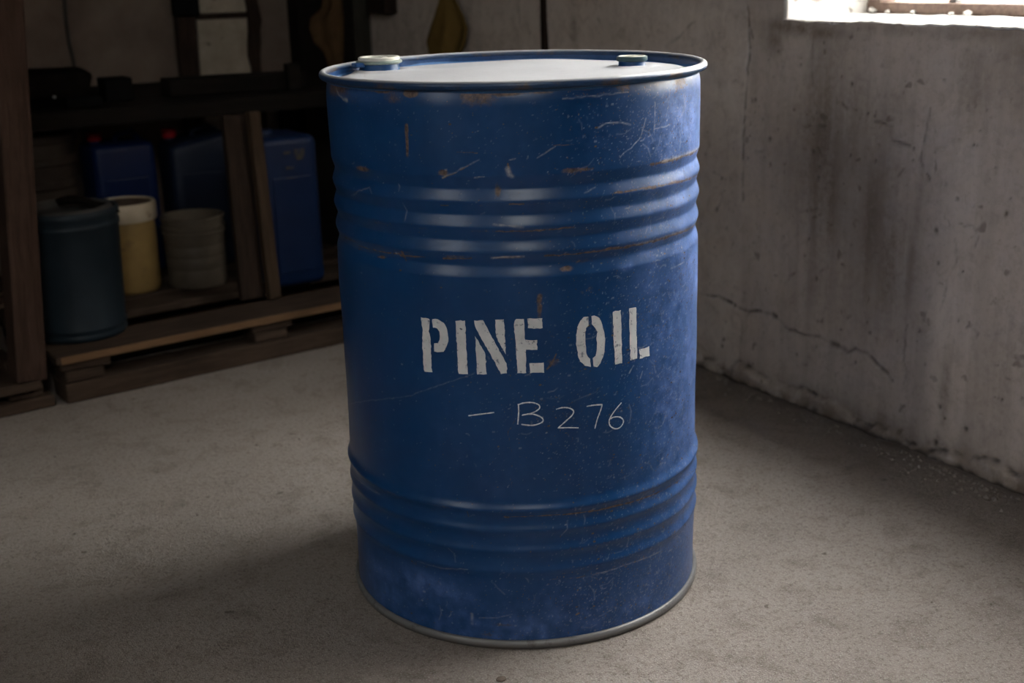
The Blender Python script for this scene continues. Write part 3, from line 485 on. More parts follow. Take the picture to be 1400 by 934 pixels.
# sash: bottom rail, stiles, bars, panes
MB().box((-.03, -1.683, .0), (.02, .0, .024)).build('bottom_rail', 'sash', w1, bevel=.003)
MB().box((-.03, -.05, .02), (.02, -.012, 1.48)).build('stile', 'sash', w1, bevel=.003)
MB().box((-.03, -1.671, .02), (.02, -1.63, 1.48)).build('stile', 'sash', w1, bevel=.003)
MB().box((-.03, -1.671, 1.44), (.02, -.012, 1.482)).build('top_rail', 'sash', w1, bevel=.003)
for k, y in enumerate((-.235, -.47, -.705, -.94, -1.175, -1.41)):
    MB().box((-.012, y - .010, .02), (.010, y + .010, 1.45)).build('window_bar', 'muntin', w1, bevel=.002)
for a, b_ in ((-.05, -.225), (-.245, -.46), (-.48, -.695), (-.715, -.93), (-.95, -1.165), (-1.185, -1.40), (-1.42, -1.63)):
    MB().box((-.002, b_, .022), (.001, a, 1.445)).build('pane', 'glass', w1)

# yard outside the window
struct(MB().box((-14, -16, -.25), (8, 4, -.06)).build('ground', 'yard'))
struct(MB().box((4.6, -5.2, -.06), (4.9, 4, 4.2)).build('wall_outside', 'yardwall'))
struct(MB().box((3.2, -14, -.06), (3.5, -5.2, 5.5)).box((3.2, -5.5, -.06), (4.9, -5.2, 5.5)).build('wall_light_blocker', 'yarddark'))  # unseen dark wall added to keep window light off the stored goods
p_ = MB().box((1.3, -1.70, -.05), (1.55, -1.35, 1.25)).box((1.27, -1.73, 1.25), (1.58, -1.32, 1.30)).build('masonry_pier', 'brick', None, bevel=.01)
tag(p_, 'pinkish rendered pier in the yard outside the window', 'pier')
pl = empty('yard_plant', (1.3, -2.55, -.05)); tag(pl, 'green leafy plant stem outside the window', 'plant')
MB().tube([(0, 0, 0), (.02, .01, .5), (.0, .03, 1.0), (.03, .02, 1.35)], [.012, .010, .008, .004]).build('stem', 'twig', pl)
for k in range(9):
    a = k * 2.4; z = .55 + k * .09; c_, s_ = math.cos(a), math.sin(a); L_ = .13
    MB().add([(0, 0, z), (c_ * L_ * .5 - s_ * .03, s_ * L_ * .5 + c_ * .03, z + .05), (c_ * L_, s_ * L_, z + .02), (c_ * L_ * .5 + s_ * .03, s_ * L_ * .5 - c_ * .03, z + .05)], [(0, 1, 2, 3)]).build('leaf', 'leaf', pl, solid=.002)
tw = MB().tube([(0, 0, 0), (.01, .01, .6), (.04, 0, 1.1), (.03, .03, 1.4)], [.008, .007, .005, .003]).build('bare_twig', 'twig'); tw.location = (1.0, -2.12, -.05)
tag(tw, 'thin bare twig standing outside the window', 'twig')

# lumps of fallen plaster on the sill
for k, (x, y, s_) in enumerate(((.235, -2.30, .010), (.236, -2.345, .007), (.232, -2.42, .007), (.225, -2.53, .006), (.222, -2.575, .009))):
    bm = bmesh.new(); bmesh.ops.create_icosphere(bm, subdivisions=2, radius=s_)
    for v in bm.verts: v.co *= 1 + random.uniform(-.28, .25); v.co.z *= .75
    me = bpy.data.meshes.new('plaster_lump'); bm.to_mesh(me); bm.free(); me.materials.append(M['lump'])
    o = bpy.data.objects.new('plaster_lump', me); COL.objects.link(o); o.location = (x, y, .864 + s_ * .55)
    tag(o, ['largest white plaster lump on the sill near the left stile', 'small white plaster lump just right of the largest one', 'white plaster crumb on the sill before the first bar',
            'low white plaster crumb on the sill right of the middle bar', 'rounded white plaster lump furthest right on the sill'][k], 'rubble', 'plaster lumps on the window sill')

# crumbs along the foot of the right wall and grit over the floor
cr = MB()
def crumb(x, y, s_):
    V = [(x + a * s_ * random.uniform(.6, 1.3), y + b * s_ * random.uniform(.6, 1.3), max(0, c) * s_ * random.uniform(.5, 1.1)) for a, b, c in ((-1, 0, 0), (0, -1, 0), (1, 0, 0), (0, 1, 0), (.2, .1, 1))]
    cr.add(V, [(0, 1, 4), (1, 2, 4), (2, 3, 4), (3, 0, 4)])
for k in range(700):
    crumb(-.02 - abs(random.gauss(0, .035)), random.uniform(-3.2, -1.2), random.choice((.0015, .002, .003, .003, .005)) * random.uniform(.7, 1.5))
for k in range(420):
    px_, py_ = random.uniform(-2.4, -.05), random.uniform(-4.0, -1.5)
    if math.hypot(px_ + .935, py_ + 2.693) < .31: continue
    crumb(px_, py_, random.choice((.0008, .001, .0012, .0025)) * random.uniform(.7, 1.3))
tag(cr.build('concrete_crumbs', 'grit'), 'loose concrete crumbs and grit scattered on the floor', 'grit', kind='stuff')

pb = MB().lathe([(.0005, 0), (.0075, .0002), (.0082, .0012), (.0072, .0024), (.004, .0029), (.0005, .0030)], 14).build('flat_pebble', 'pebble', None, True); pb.location = (-1.158, -2.992, 0); pb.scale = (1, .8, 1)
tag(pb, 'small flat brown pebble on the floor right in front of the blue drum', 'pebble')

# ---------------------------------------------------------------- the blue steel drum
DX, DY, TH0, R0 = -.93505, -2.69281, -2.103122, .2865
drum = empty('steel_drum', (DX, DY, 0))
tag(drum, 'large worn blue steel drum stencilled PINE OIL standing on the concrete floor', 'drum')
def dent(s, z):
    s = np.asarray(s); z = np.asarray(z)
    d = .0006 * np.sin(s * 19 + 1.3) * np.sin(z * 13 + .4) + .0004 * np.sin(s * 41 + z * 23) + .0003 * np.sin(z * 47 - s * 31 + 2)
    for cs, cz, rr, a in ((-.02, .50, .09, -.0012), (.13, .42, .08, .0012), (-.20, .07, .06, -.0022), (.22, .50, .06, -.0022), (.05, .78, .07, -.0010), (-.12, .74, .05, .0010)):
        d = d + a * np.exp(-((s - cs) ** 2 + (z - cz) ** 2) / rr ** 2)
    return d
def prof(z):
    r_ = np.full_like(z, R0)
    # three rolled beads: straight flanks meeting in tight crests
    t = (z - .596) / .0357; tri = np.abs(((t + .5) % 1) - .5) * 2                       # 0 in the valleys, 1 on the crests
    tri = np.where(t < 0, np.clip(-t * 2, 0, 1), np.where(t > 3, np.clip((t - 3) * 2, 0, 1), tri))
    r_ -= .0048 * (1 - (tri * tri * (3 - 2 * tri) * .45 + tri * .55))
    for zp, a in ((.229, .0054), (.196, .0042), (.163, .0040), (.130, .0034)): r_ += a * np.exp(-(np.abs(z - zp) / .0085) ** 1.7)
    r_ -= .0025 * np.clip((z - .812) / .02, 0, 1) ** 2
    return r_
def drum_body():
    st = .0014
    zs = np.arange(.006, .8401, st); sv = np.arange(-.47, .4701, st); full = 2 * math.pi * R0
    sb = np.linspace(.47, full - .47, 64)[1:-1]; ss = np.concatenate([sv, sb]); sh = (len(zs), len(ss))
    A = {'r': np.zeros((len(zs), len(sv))), 'p': np.zeros((len(zs), len(sv)))}; shv = A['r'].shape
    R_, P_ = A['r'], A['p']
    for k, wd, s_, pts in DATA['strokes']:
        q = [pts[0]]
        for a, b in zip(pts[:-1], pts[1:]):
            n = max(1, int(math.hypot(b[0] - a[0], b[1] - a[1]) / .006))
            for t in range(1, n + 1): q.append((a[0] + (b[0] - a[0]) * t / n + random.gauss(0, .0004), a[1] + (b[1] - a[1]) * t / n + random.gauss(0, .0004)))
        for a, b in zip(q[:-1], q[1:]):
            stamp_line(A[k], sv, zs, [a, b], max(wd * random.uniform(.7, 1.5), .0014), s_ * random.uniform(.5, 1.05), .9)
    dust_and_light = np.zeros(shv)
    for k, rx, ry, s_, x, y in DATA['blobs']:
        stamp_blob(R_ if k == 'r' else dust_and_light, sv, zs, x, y, rx, ry, s_, .8)
    Sg, Zg = np.meshgrid(sv, zs)
    n8 = vnoise(shv, 8); n30 = vnoise(shv, 30); drip = vnoise(shv, (120, 5))
    # paint worn off the crests of the beads and below the rim, and faint vertical rust runs
    for zc, a in ((.681, .30), (.645, .34), (.608, .42), (.228, .34), (.195, .26), (.162, .24), (.118, .30), (.716, .2)):
        R_[:] = np.maximum(R_, (a * np.exp(-((Zg - zc) / .0035) ** 2) * np.clip(n30 * 1.8 - .35, 0, 1)))
    R_[:] = np.maximum(R_, .46 * np.clip((Zg - .795) / .03, 0, 1) * np.clip(n30 * 1.9 - .45, 0, 1))
    R_[:] = np.maximum(R_, .42 * np.clip((.03 - Zg) / .02, 0, 1) * np.clip(n8 * 1.6 - .3, 0, 1))
    R_[:] = np.maximum(R_, .28 * np.clip(drip * 3.2 - 2.3, 0, 1) * (.3 + .7 * n30))
    # chips: dense on the right flank and round the foot, sparse elsewhere
    def dens(s, z):
        return .045 + 1.9 * np.clip((s - .02) / .30, 0, 1) ** 1.2 + .9 * np.exp(-((z - .06) / .07) ** 2) * np.clip((s + .1) / .2, .25, 1) + .15 * np.exp(-((z - .78) / .05) ** 2) + .3 * np.exp(-((s - .02) / .10) ** 2 - ((z - .38) / .12) ** 2)
    n = 60000; s = rng.uniform(-.44, .45, n); z = rng.uniform(.008, .83, n)
    ok = rng.random(n) < dens(s, z) * .42; s, z = s[ok], z[ok]; kind = rng.random(len(s))
    for a, b, k in zip(s, z, kind):
        i = int((a + .47) / st); j = int((b - .006) / st)
        if not (0 < i < shv[1] - 2 and 0 < j < shv[0] - 2): continue
        T = P_ if k > .38 else R_
        v = random.uniform(.08, .32) * (2 if random.random() < .06 else 1) if T is P_ else random.uniform(.35, .75)
        T[j, i] = max(T[j, i], v)
        if random.random() < .15: T[j, i + 1] = max(T[j, i + 1], v * .8)
        if random.random() < .15: T[j + 1, i] = max(T[j + 1, i], v * .8)
        if random.random() < .02: T[j:j + 2, i:i + 3] = np.maximum(T[j:j + 2, i:i + 3], v)
    # hair scratches, mostly on the right
    for _ in range(900):
        a = random.uniform(-.4, .44); b = random.uniform(.02, .82)
        if random.random() > dens(a, b) * .75: continue
        l = random.choice((.002, .003, .005, .008, .014)); t = random.choice((random.gauss(0, .3), random.uniform(0, 3.14), random.gauss(1.2, .3)))
        stamp_line(P_, sv, zs, [(a, b), (a + l * math.cos(t), b + l * math.sin(t)), (a + l * 1.8 * math.cos(t + .25), b + l * 1.8 * math.sin(t + .25))], .0013, random.uniform(.10, .38), 1)
    dust_and_light = np.maximum(dust_and_light, .85 * np.clip((Sg - .12) / .24, 0, 1) ** 1.3 * (.45 + .7 * n30) * np.clip(.35 + (Zg - .1) / .5, .3, 1))  # window light on the right flank, painted in as a paler coat
    dust_and_light = np.maximum(dust_and_light, .22 * np.exp(-(Zg / .10) ** 2) * (.3 + n8 * n30 * 1.6))
    dust_and_light = np.maximum(dust_and_light, .05 * n30 * n8)
    wear_and_light = np.zeros(sh + (3,)); wear_and_light[:, :shv[1], 0] = R_; wear_and_light[:, :shv[1], 1] = P_; wear_and_light[:, :shv[1], 2] = dust_and_light
    wear_and_light[:, shv[1]:, 2] = .1; wear_and_light[:, shv[1]:, 0] = .12 * rng.random((sh[0], len(sb)))
    Sf, Zf = np.meshgrid(ss, zs); th = TH0 + Sf / R0; rad = prof(Zf) + dent(np.where(Sf > full / 2, Sf - full, Sf), Zf)
    V = np.stack([rad * np.cos(th), rad * np.sin(th), Zf], -1).reshape(-1, 3)
    return grid_mesh('body', V, quad_grid(len(zs), len(ss), True), 'drum', drum, wear_and_light.reshape(-1, 3))
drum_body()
# rolled chimes
def torus_prof(rc, zc, a, b, n=14): return [(rc + a * math.cos(2 * math.pi * k / n), zc + b * math.sin(2 * math.pi * k / n)) for k in range(n)]
MB().lathe(torus_prof(.2905, .8413, .0060, .0062), 240, close=True).build('top_chime', 'chime', drum, True)
MB().lathe(torus_prof(.2885, .0075, .0048, .0075), 240, close=True).build('bottom_chime', 'chime2', drum, True)
def lid():
    Rs = np.concatenate([np.linspace(.0, .27, 60), np.linspace(.274, .2865, 14)[0:]]); n = 200
    z = np.full_like(Rs, .8330); z -= .0025 * np.clip((Rs - .264) / .008, 0, 1); z += .0085 * np.clip((Rs - .2835) / .003, 0, 1)
    V = []
    for rr, zz in zip(Rs, z):
        for i in range(n):
            t = 2 * math.pi * i / n; x, y = rr * math.cos(t), rr * math.sin(t)
            b1 = math.hypot(x + .1331, y - .2006); b2 = math.hypot(x - .1906, y + .048)
            dz = .0035 * math.exp(-((b1 - .044) / .008) ** 2) * (rr < .27) + .0025 * math.exp(-((b2 - .032) / .007) ** 2)
            wob = .0012 * math.sin(x * 17 + 1) * math.sin(y * 21) - .003 * math.exp(-((x + .02) ** 2 + (y - .21) ** 2) / .05 ** 2)
            V.append((x, y, zz + dz + wob * (rr < .27)))
    return grid_mesh('lid', V, quad_grid(len(Rs), n, True), 'lid', drum)
lid()
def bung(x, y, R, h, flange, lug, fh=.78):
    z0 = .8325
    e = MB().lathe([(R * 1.12, z0), (R * .93, z0 + .002), (R * .88, z0 + h * .2), (R * .88, z0 + h * .58)], 48, x, y).build('bung_neck', 'bungneck', drum, True)
    o = MB().lathe([(R * .86, z0 + h * .52), (R * 1.0, z0 + h * .56), (R * 1.03, z0 + h * .66), (R * 1.0, z0 + h * (fh - .02)), (R * .88, z0 + h * fh)], 48, x, y).build('bung_flange', flange, e, True); autosmooth(o, .8)
    o = MB().lathe([(R * .91, z0 + h * .74), (R * .92, z0 + h * .94), (R * .88, z0 + h), (R * .80, z0 + h), (R * .76, z0 + h * .92), (R * .74, z0 + h * .70), (0.0005, z0 + h * .68)], 48, x, y).build('bung_cap', 'bungwhite', e, True); autosmooth(o, .8)
    for a in (0.6, 0.6 + math.pi):                                        # wrench lugs
        ca, sa = math.cos(a), math.sin(a)
        MB().box((x + ca * R * .45 - .005, y + sa * R * .45 - .004, z0 + h * .66), (x + ca * R * .45 + .005, y + sa * R * .45 + .004, z0 + h * .93)).build('wrench_lug', 'bungwhite', e, bevel=.001)
    if lug: MB().box((x - R * 1.0 - .012, y - .016, z0 + h * .38), (x - R * .86, y + .002, z0 + h * .70)).build('seal_tab', 'bungneck', e, bevel=.002)
bung(-.1331, .2006, .0365, .0235, 'bunggreen', True)
bung(.1906, -.0480, .0240, .0175, 'bungdark', False, .97)

def on_drum(s, z, off=.0005):
    rad = float(prof(np.array([z]))[0] + dent(s, z)) + off; t = TH0 + s / R0
    return (rad * math.cos(t), rad * math.sin(t), z)
def letter(name, label, polys):
    bm = bmesh.new()
    for pts in polys:
        # ragged painted edges: subdivide the outline and nudge it
        q = []
        for a, b in zip(pts, pts[1:] + pts[:1]):
            n = max(1, int(math.hypot(b[0] - a[0], b[1] - a[1]) / .0035))
            for t in range(n): q.append((a[0] + (b[0] - a[0]) * t / n + random.gauss(0, .00035), a[1] + (b[1] - a[1]) * t / n + random.gauss(0, .00035)))
        vs = [bm.verts.new((s, z, 0)) for s, z in q]
        f = bm.faces.new(vs)
    bmesh.ops.triangulate(bm, faces=bm.faces[:])
    for _ in range(3):
        es = [e for e in bm.edges if e.calc_length() > .007]
        if not es: break
        bmesh.ops.subdivide_edges(bm, edges=es, cuts=1, use_grid_fill=False)
        bmesh.ops.triangulate(bm, faces=[f for f in bm.faces if len(f.verts) > 3])
    bm.normal_update()
    for v in bm.verts: v.co = on_drum(v.co.x, v.co.y)
    me = bpy.data.meshes.new(name); bm.to_mesh(me); bm.free(); me.materials.append(M['letter'])
    for p in me.polygons: p.use_smooth = True
    o = bpy.data.objects.new(name, me); COL.objects.link(o); o.parent = drum; o['label'] = label
LT = DATA['letters']
for k, t in (('P', 'white stencilled letter P'), ('I', 'white stencilled letter I of PINE'), ('N', 'white stencilled letter N'), ('E', 'white stencilled letter E'), ('O', 'white stencilled letter O'), ('I2', 'white stencilled letter I of OIL'), ('L', 'white stencilled letter L')):
    letter('stencil_letter', t, LT[k])
def smooth_line(pts):
    P = [np.array(p) for p in pts]; out = []
    for i in range(len(P) - 1):
        p0, p1, p2, p3 = P[max(i - 1, 0)], P[i], P[i + 1], P[min(i + 2, len(P) - 1)]
        for t in np.linspace(0, 1, 6, endpoint=False):
            out.append(.5 * (2 * p1 + (p2 - p0) * t + (2 * p0 - 5 * p1 + 4 * p2 - p3) * t * t + (3 * p1 - p0 - 3 * p2 + p3) * t ** 3))
    out.append(P[-1]); return out
for name, strokes, t in zip(('dash', 'B', '2', '7', '6'), DATA['chalk'], ('dash', 'letter B', 'digit 2', 'digit 7', 'digit 6')):
    b = MB()
    for pts in strokes:
        if t == 'digit 7': q = [np.array(p) for p in smooth_line(pts[:3])[:-1]] + smooth_line(pts[2:])
        elif t == 'digit 2': q = smooth_line(pts[:7])[:-1] + smooth_line(pts[6:])
        else: q = smooth_line(pts)
        V = []; F = []
        for i, p in enumerate(q):
            d = q[min(i + 1, len(q) - 1)] - q[max(i - 1, 0)]; d = d / (np.linalg.norm(d) + 1e-9); nrm = np.array([-d[1], d[0]]); hw = .00092 * random.uniform(.75, 1.2)
            V += [on_drum(p[0] + nrm[0] * hw, p[1] + nrm[1] * hw, .0007), on_drum(p[0] - nrm[0] * hw, p[1] - nrm[1] * hw, .0007)]
            if i: F.append((2 * i - 2, 2 * i - 1, 2 * i + 1, 2 * i))
        b.add(V, F)
    o = b.build('chalk_mark', 'chalk', drum, True); o['label'] = 'thin white chalk ' + t

# ---------------------------------------------------------------- pallets
def board(parent, mat, lo, hi, name='plank', jit=.0015, label=None):
    o = MB().box(lo, hi, jit).build(name, mat, parent, bevel=.003, seg=1)
    if label: o['label'] = label
    return o
pal = empty('pallet', (-1.43, -1.372, 0), math.radians(5.8))
tag(pal, 'weathered wooden pallet carrying pails and cans along the back wall', 'pallet')
PW, PH = 1.09, .125
for k, (v0, v1) in enumerate(((-.015, .150), (.285, .400), (.440, .555), (.600, .700), (.745, .840), (.880, .970))):
    board(pal, 'pallet', (-.012 + random.uniform(-.01, .004), v0, PH - .021), (PW + random.uniform(-.01, .01), v1, PH), 'deck_board')
o = MB().box((-.006, -.0185, PH - .019), (PW - .01, -.0155, PH - .001)).build('board_edge', 'palletedge', pal); o['label'] = 'raw orange-brown sawn edge of the front deck board'
for v0 in (.10, .52):
    board(pal, 'darkwood', (.002, v0, .0505), (PW - .02, v0 + .018, PH - .022), 'dark_backing')  # dark boards added to black out the pallet opening and deck gaps
for v0 in (0, .43, .86):
    board(pal, 'pallet', (0, v0, 0), (PW, v0 + .095, .050), 'bottom_runner')
    for u0, u1 in ((.004, .100), (.500, .592), (.98, 1.07)):
        board(pal, 'pallet', (u0, v0 + .002, .051), (u1, v0 + .09, .082), 'block')
        board(pal, 'pallet', (u0 - .01, v0 - .004, .0825), (u1 + .015, v0 + .09, PH - .0215), 'spacer')
sk = empty('timber_skid', (-1.60, -1.402, 0), math.radians(5.8))
tag(sk, 'low stack of worn boards under the wooden post at left', 'skid')
board(sk, 'pallet', (-.25, 0, .056), (.118, .34, .078), 'top_board')
board(sk, 'pallet', (-.25, .02, 0), (.148, .10, .030), 'bottom_board')
board(sk, 'pallet', (.045, .03, .030), (.125, .20, .056), 'block')
board(sk, 'darkwood', (-.25, .05, .030), (-.17, .30, .056), 'block')
ps = MB().box((-.034, -.04, 0), (.034, .04, 2.62), .002).build('timber_post', 'post', None, bevel=.005); ps.location = (-1.510, -1.352, .0785); ps.rotation_euler = (0, math.radians(4.3), math.radians(8))
tag(ps, 'tall rough reddish brown timber post at the left edge', 'post')

bk = MB().box((-.16, -.009, 0), (.16, .009, 1.05), .001).build('dark_board', 'darkwood', None, bevel=.003); bk.location = (-1.73, -1.33, .0785); bk.rotation_euler = (math.radians(-2), 0, math.radians(6))  # board put in to fill the dark area left of the post
tag(bk, 'black upright board filling the dark area behind the post at the left edge', 'board')

# ---------------------------------------------------------------- pails and cans
PZ = PH
t = empty('pail', (-1.343, -1.192, PZ)); tag(t, 'big dark teal plastic pail at the front left corner of the pallet', 'pail')
o = MB().lathe([(.0005, 0), (.108, 0), (.1125, .005), (.1145, .012), (.112, .016), (.112, .022), (.1145, .026), (.1145, .032), (.1125, .037), (.1215, .275), (.1245, .278), (.1245, .288), (.122, .290), (.1225, .302), (.1255, .305), (.1255, .317), (.121, .322), (.117, .320), (.115, .300)], 56).build('body', 'teal', t, True); autosmooth(o, .9)
MB().lathe([(.116, .312), (.106, .325), (.100, .327), (.096, .316), (.06, .313), (.0005, .314)], 56).build('lid', 'teallid', t, True)
fb = MB(); V = []; F = []
for i in range(9):
    for j in range(5):
        a, b_ = i / 8, j / 4; V.append((-.01 + a * .125, .03 - a * .06 + (b_ - .5) * .075, .330 + .008 * math.sin(a * 5) + .006 * math.cos(b_ * 5 + a * 3) - .008 * a))
        if i and j: F.append((5 * (i - 1) + j - 1, 5 * i + j - 1, 5 * i + j, 5 * (i - 1) + j))
o = fb.add(V, F).build('folded_liner', 'blackmatte', t, True, solid=.004); o['label'] = 'black folded liner flap sticking out of the lid'
y_ = empty('canister', (-1.118, -.822, PZ)); tag(y_, 'yellowed plastic canister with a cream screw lid behind the teal pail', 'canister')
o = MB().lathe([(.0005, 0), (.074, 0), (.080, .006), (.0815, .02), (.0825, .18), (.081, .205), (.076, .212)], 48).build('body', 'yellow', y_, True)
o = MB().lathe([(.076, .203), (.0885, .205), (.0905, .210), (.0905, .250), (.087, .2555), (.080, .2555), (.078, .250), (.0005, .250)], 48).build('lid', 'cream', y_, True); autosmooth(o, .6)
MB().lathe([(.0775, .2515), (.0005, .2535)], 48).build('lid_top', 'lidtop', o, True)
b0 = empty('bucket', (-.936, -.856, PZ)); tag(b0, 'grubby off-white ribbed bucket on the pallet beside the leaning plank', 'bucket')
o = MB().lathe([(.0005, 0), (.0815, 0), (.0835, .006), (.0845, .050), (.0838, .0515), (.0845, .053), (.0852, .085), (.0845, .0865), (.0852, .088), (.0858, .118), (.085, .1195), (.0858, .121), (.0868, .150), (.0905, .152), (.0905, .157), (.0868, .159), (.087, .166), (.0912, .168), (.0912, .174), (.0872, .176), (.0878, .190), (.0915, .192), (.0915, .199), (.087, .202), (.084, .200), (.083, .17), (.079, .012), (.0005, .010)], 48).build('body', 'bucket', b0, True); autosmooth(o, .6)
rb = empty('ribbed_drum', (-1.300, -.555, PZ)); tag(rb, 'dark brown ribbed steel keg behind the teal pail', 'keg')
pr = [(.0005, 0), (.122, 0)]
for zc in np.arange(.02, .43, .065): pr += [(.122, zc), (.128, zc + .008), (.128, zc + .022), (.122, zc + .030)]
pr += [(.122, .425), (.128, .43), (.126, .436), (.118, .430), (.0005, .428)]
o = MB().lathe(pr, 48).build('body', 'ribbed', rb, True); autosmooth(o, .5)
MB().tube([(.0, 0, .428), (0, 0, .440)], .02, 16).build('bung', 'ribbed', rb)

def jerrycan(name, loc, rz, wx, wy, h, mat, label, cap=None, slope=0.0, hand=True):
    e = empty(name, loc, rz); tag(e, label, 'jerrycan')
    bm = bmesh.new(); bmesh.ops.create_cube(bm, size=1)
    for v in bm.verts:
        v.co.x *= wx; v.co.y *= wy; v.co.z = (v.co.z + .5) * h
        if v.co.z > h * .5 and slope: v.co.z += slope * (v.co.x / wx)
    bmesh.ops.bevel(bm, geom=bm.edges[:], offset=.022, segments=4, affect='EDGES', profile=.5)
    me = bpy.data.meshes.new('body'); bm.to_mesh(me); bm.free(); me.materials.append(M[mat])
    for p in me.polygons: p.use_smooth = True
    o = bpy.data.objects.new('body', me); COL.objects.link(o); o.parent = e
    sc = MB()                                                            # moulded panel on the front face
    sc.box((-wx * .34, -wy / 2 - .003, h * .10), (wx * .34, -wy / 2 + .004, h * .74)); sc.build('front_panel', mat, o, bevel=.003)
    if cap:
        cx, cz = cap
        n = MB().lathe([(.0175, cz - .02), (.0175, cz)], 24, cx, 0).build('neck', mat, e, True)
        c = MB().lathe([(.021, cz - .012), (.0225, cz - .009), (.0225, cz + .010), (.020, cz + .013), (.0005, cz + .013)], 24, cx, 0).build('screw_cap', 'red', e, True); autosmooth(c, .7); c['label'] = 'red screw cap'
    if hand:
        MB().tube([(-.005, 0, h - .01), (.005, 0, h + .018), (.05, 0, h + .024), (wx / 2 - .02, 0, h - .005 + slope * .4)], .0095, 10).build('handle', mat, e, True)
    return e
jerrycan('jerrycan', (-1.062, -.575, PZ), .05, .185, .165, .395, 'can', 'navy jerrycan with red cap behind the cream lidded canister', (-.062, .412))
jerrycan('jerrycan', (-.832, -.580, PZ), -.05, .185, .19, .390, 'can2', 'slate blue jerrycan with red cap behind the off-white bucket', (-.070, .402), .035)
bj = jerrycan('jerrycan', (-.712, -.985, PZ), .03, .168, .19, .425, 'blue', 'tall bright blue jerrycan beside the leaning plank nearest the big drum', None, 0, False)
MB().lathe([(.028, .415), (.028, .432), (.026, .436), (.0005, .436)], 24, -.03, .02).build('screw_cap', 'blue', bj, True)
for (x0, x1, z0, z1) in ((-.020, .000, .378, .386), (.012, .042, .366, .390), (.018, .036, .360, .366), (-.016, .008, .336, .344), (-.018, .016, .310, .313)):
    MB().box((x0, -.0995, z0), (x1, -.0982, z1)).build('faded_print', 'label', bj)

# leaning boards
def lean(name, mat, base, top, wd, th, label, yaw=.15):
    b, t_ = Vector(base), Vector(top); L_ = (t_ - b).length
    o = MB().box((-wd / 2, -th / 2, 0), (wd / 2, th / 2, L_), .002).build(name, mat, None, bevel=.003)
    z = (t_ - b).normalized(); x = Vector((math.cos(yaw), math.sin(yaw), 0)); x = (x - z * x.dot(z)).normalized(); y = z.cross(x)
    o.matrix_world = Matrix(((x[0], y[0], z[0], b[0]), (x[1], y[1], z[1], b[1]), (x[2], y[2], z[2], b[2]), (0, 0, 0, 1)))
    tag(o, label, 'plank', 'boards leaning by the blue jerrycan'); return o
lean('leaning_plank', 'plank', (-.880, -1.160, PZ + .006), (-.868, -1.105, .625), .070, .022, 'wide dark brown plank leaning beside the blue jerrycan')
lean('leaning_batten', 'plank_lit', (-.827, -1.186, PZ + .006), (-.822, -1.126, .632), .034, .026, 'narrow batten leaning in front of the wide plank, coloured lighter for its lit face')

# ---------------------------------------------------------------- black shelf and what stands on it
sh_ = empty('storage_shelf', (0, 0, 0)); tag(sh_, 'long black timber shelf over the jerrycans along the back wall', 'shelf')
for k, (a, b_) in enumerate(((-.775, -.54), (-.53, -.29), (-.28, -.03))): MB().box((-1.56, a, .610), (-.30, b_, .636), .001).build('shelf_board', 'darkwood', sh_, bevel=.003, seg=1)
MB().box((-1.56, -.790, .590), (-.30, -.765, .636)).build('front_beam', 'darkwood', sh_, bevel=.004)
for x, y in ((-1.55, -.76), (-.345, -.76), (-1.55, -.06), (-.345, -.06)): MB().box((x, y, 0), (x + .045, y + .045, .610)).build('leg', 'darkwood', sh_, bevel=.003)
def sack(name, loc, dims, mat, label, cat, seed):
    rr = random.Random(seed); bm = bmesh.new(); bmesh.ops.create_icosphere(bm, subdivisions=4, radius=1)
    ph = [rr.uniform(0, 6) for _ in range(6)]
    for v in bm.verts:
        p = v.co.copy(); k = 1 + .08 * math.sin(p.x * 5 + ph[0]) * math.sin(p.y * 4 + ph[1]) + .06 * math.sin(p.z * 7 + ph[2] + p.x * 3)
        p = Vector((math.copysign(abs(p.x) ** .55, p.x), math.copysign(abs(p.y) ** .6, p.y), math.copysign(abs(p.z) ** .6, p.z))) * k
        v.co = Vector((p.x * dims[0], p.y * dims[1], max(p.z, -.85) * dims[2] + dims[2] * .85))
    me = bpy.data.meshes.new(name); bm.to_mesh(me); bm.free(); me.materials.append(M[mat])
    for p in me.polygons: p.use_smooth = True
    o = bpy.data.objects.new(name, me); COL.objects.link(o); o.location = loc; tag(o, label, cat); return o
s1 = sack('black_sack', (-1.235, -.56, .637), (.125, .10, .056), 'blackmatte', 'lumpy black sack at the left end of the shelf', 'sack', 3)
MB().tube([(.0, -.098, .030), (.0, -.108, .030)], .0042, 12).build('metal_stud', 'metal', s1)['label'] = 'tiny bright metal stud'
tag(MB().box((-.040, -.05, 0), (.040, .05, .066)).build('black_box', 'black', None, bevel=.004), 'small black box standing on the shelf beside the sack', 'box').location = (-1.045, -.58, .637)
tag(MB().box((-.021, -.02, 0), (.021, .02, .080)).build('timber_offcut', 'darkwood', None, bevel=.003), 'upright black timber offcut at the right end of the shelf', 'offcut').location = (-.532, -.68, .637)
bb = MB().box((-.215, -.05, 0), (.215, .05, .050), .002).build('charred_beam', 'darkwood', None, bevel=.004); bb.location = (-.690, -.60, .637)
bb.rotation_euler = (0, math.radians(.6), 0)
tag(bb, 'short charred beam lying on the shelf below the pale patch', 'beam')
tag(MB().box((-.05, -.04, 0), (.05, .04, .028)).build('black_tray', 'black', None, bevel=.004), 'low black tray on the shelf between box and beam', 'tray').location = (-1.165, -.68, .637)

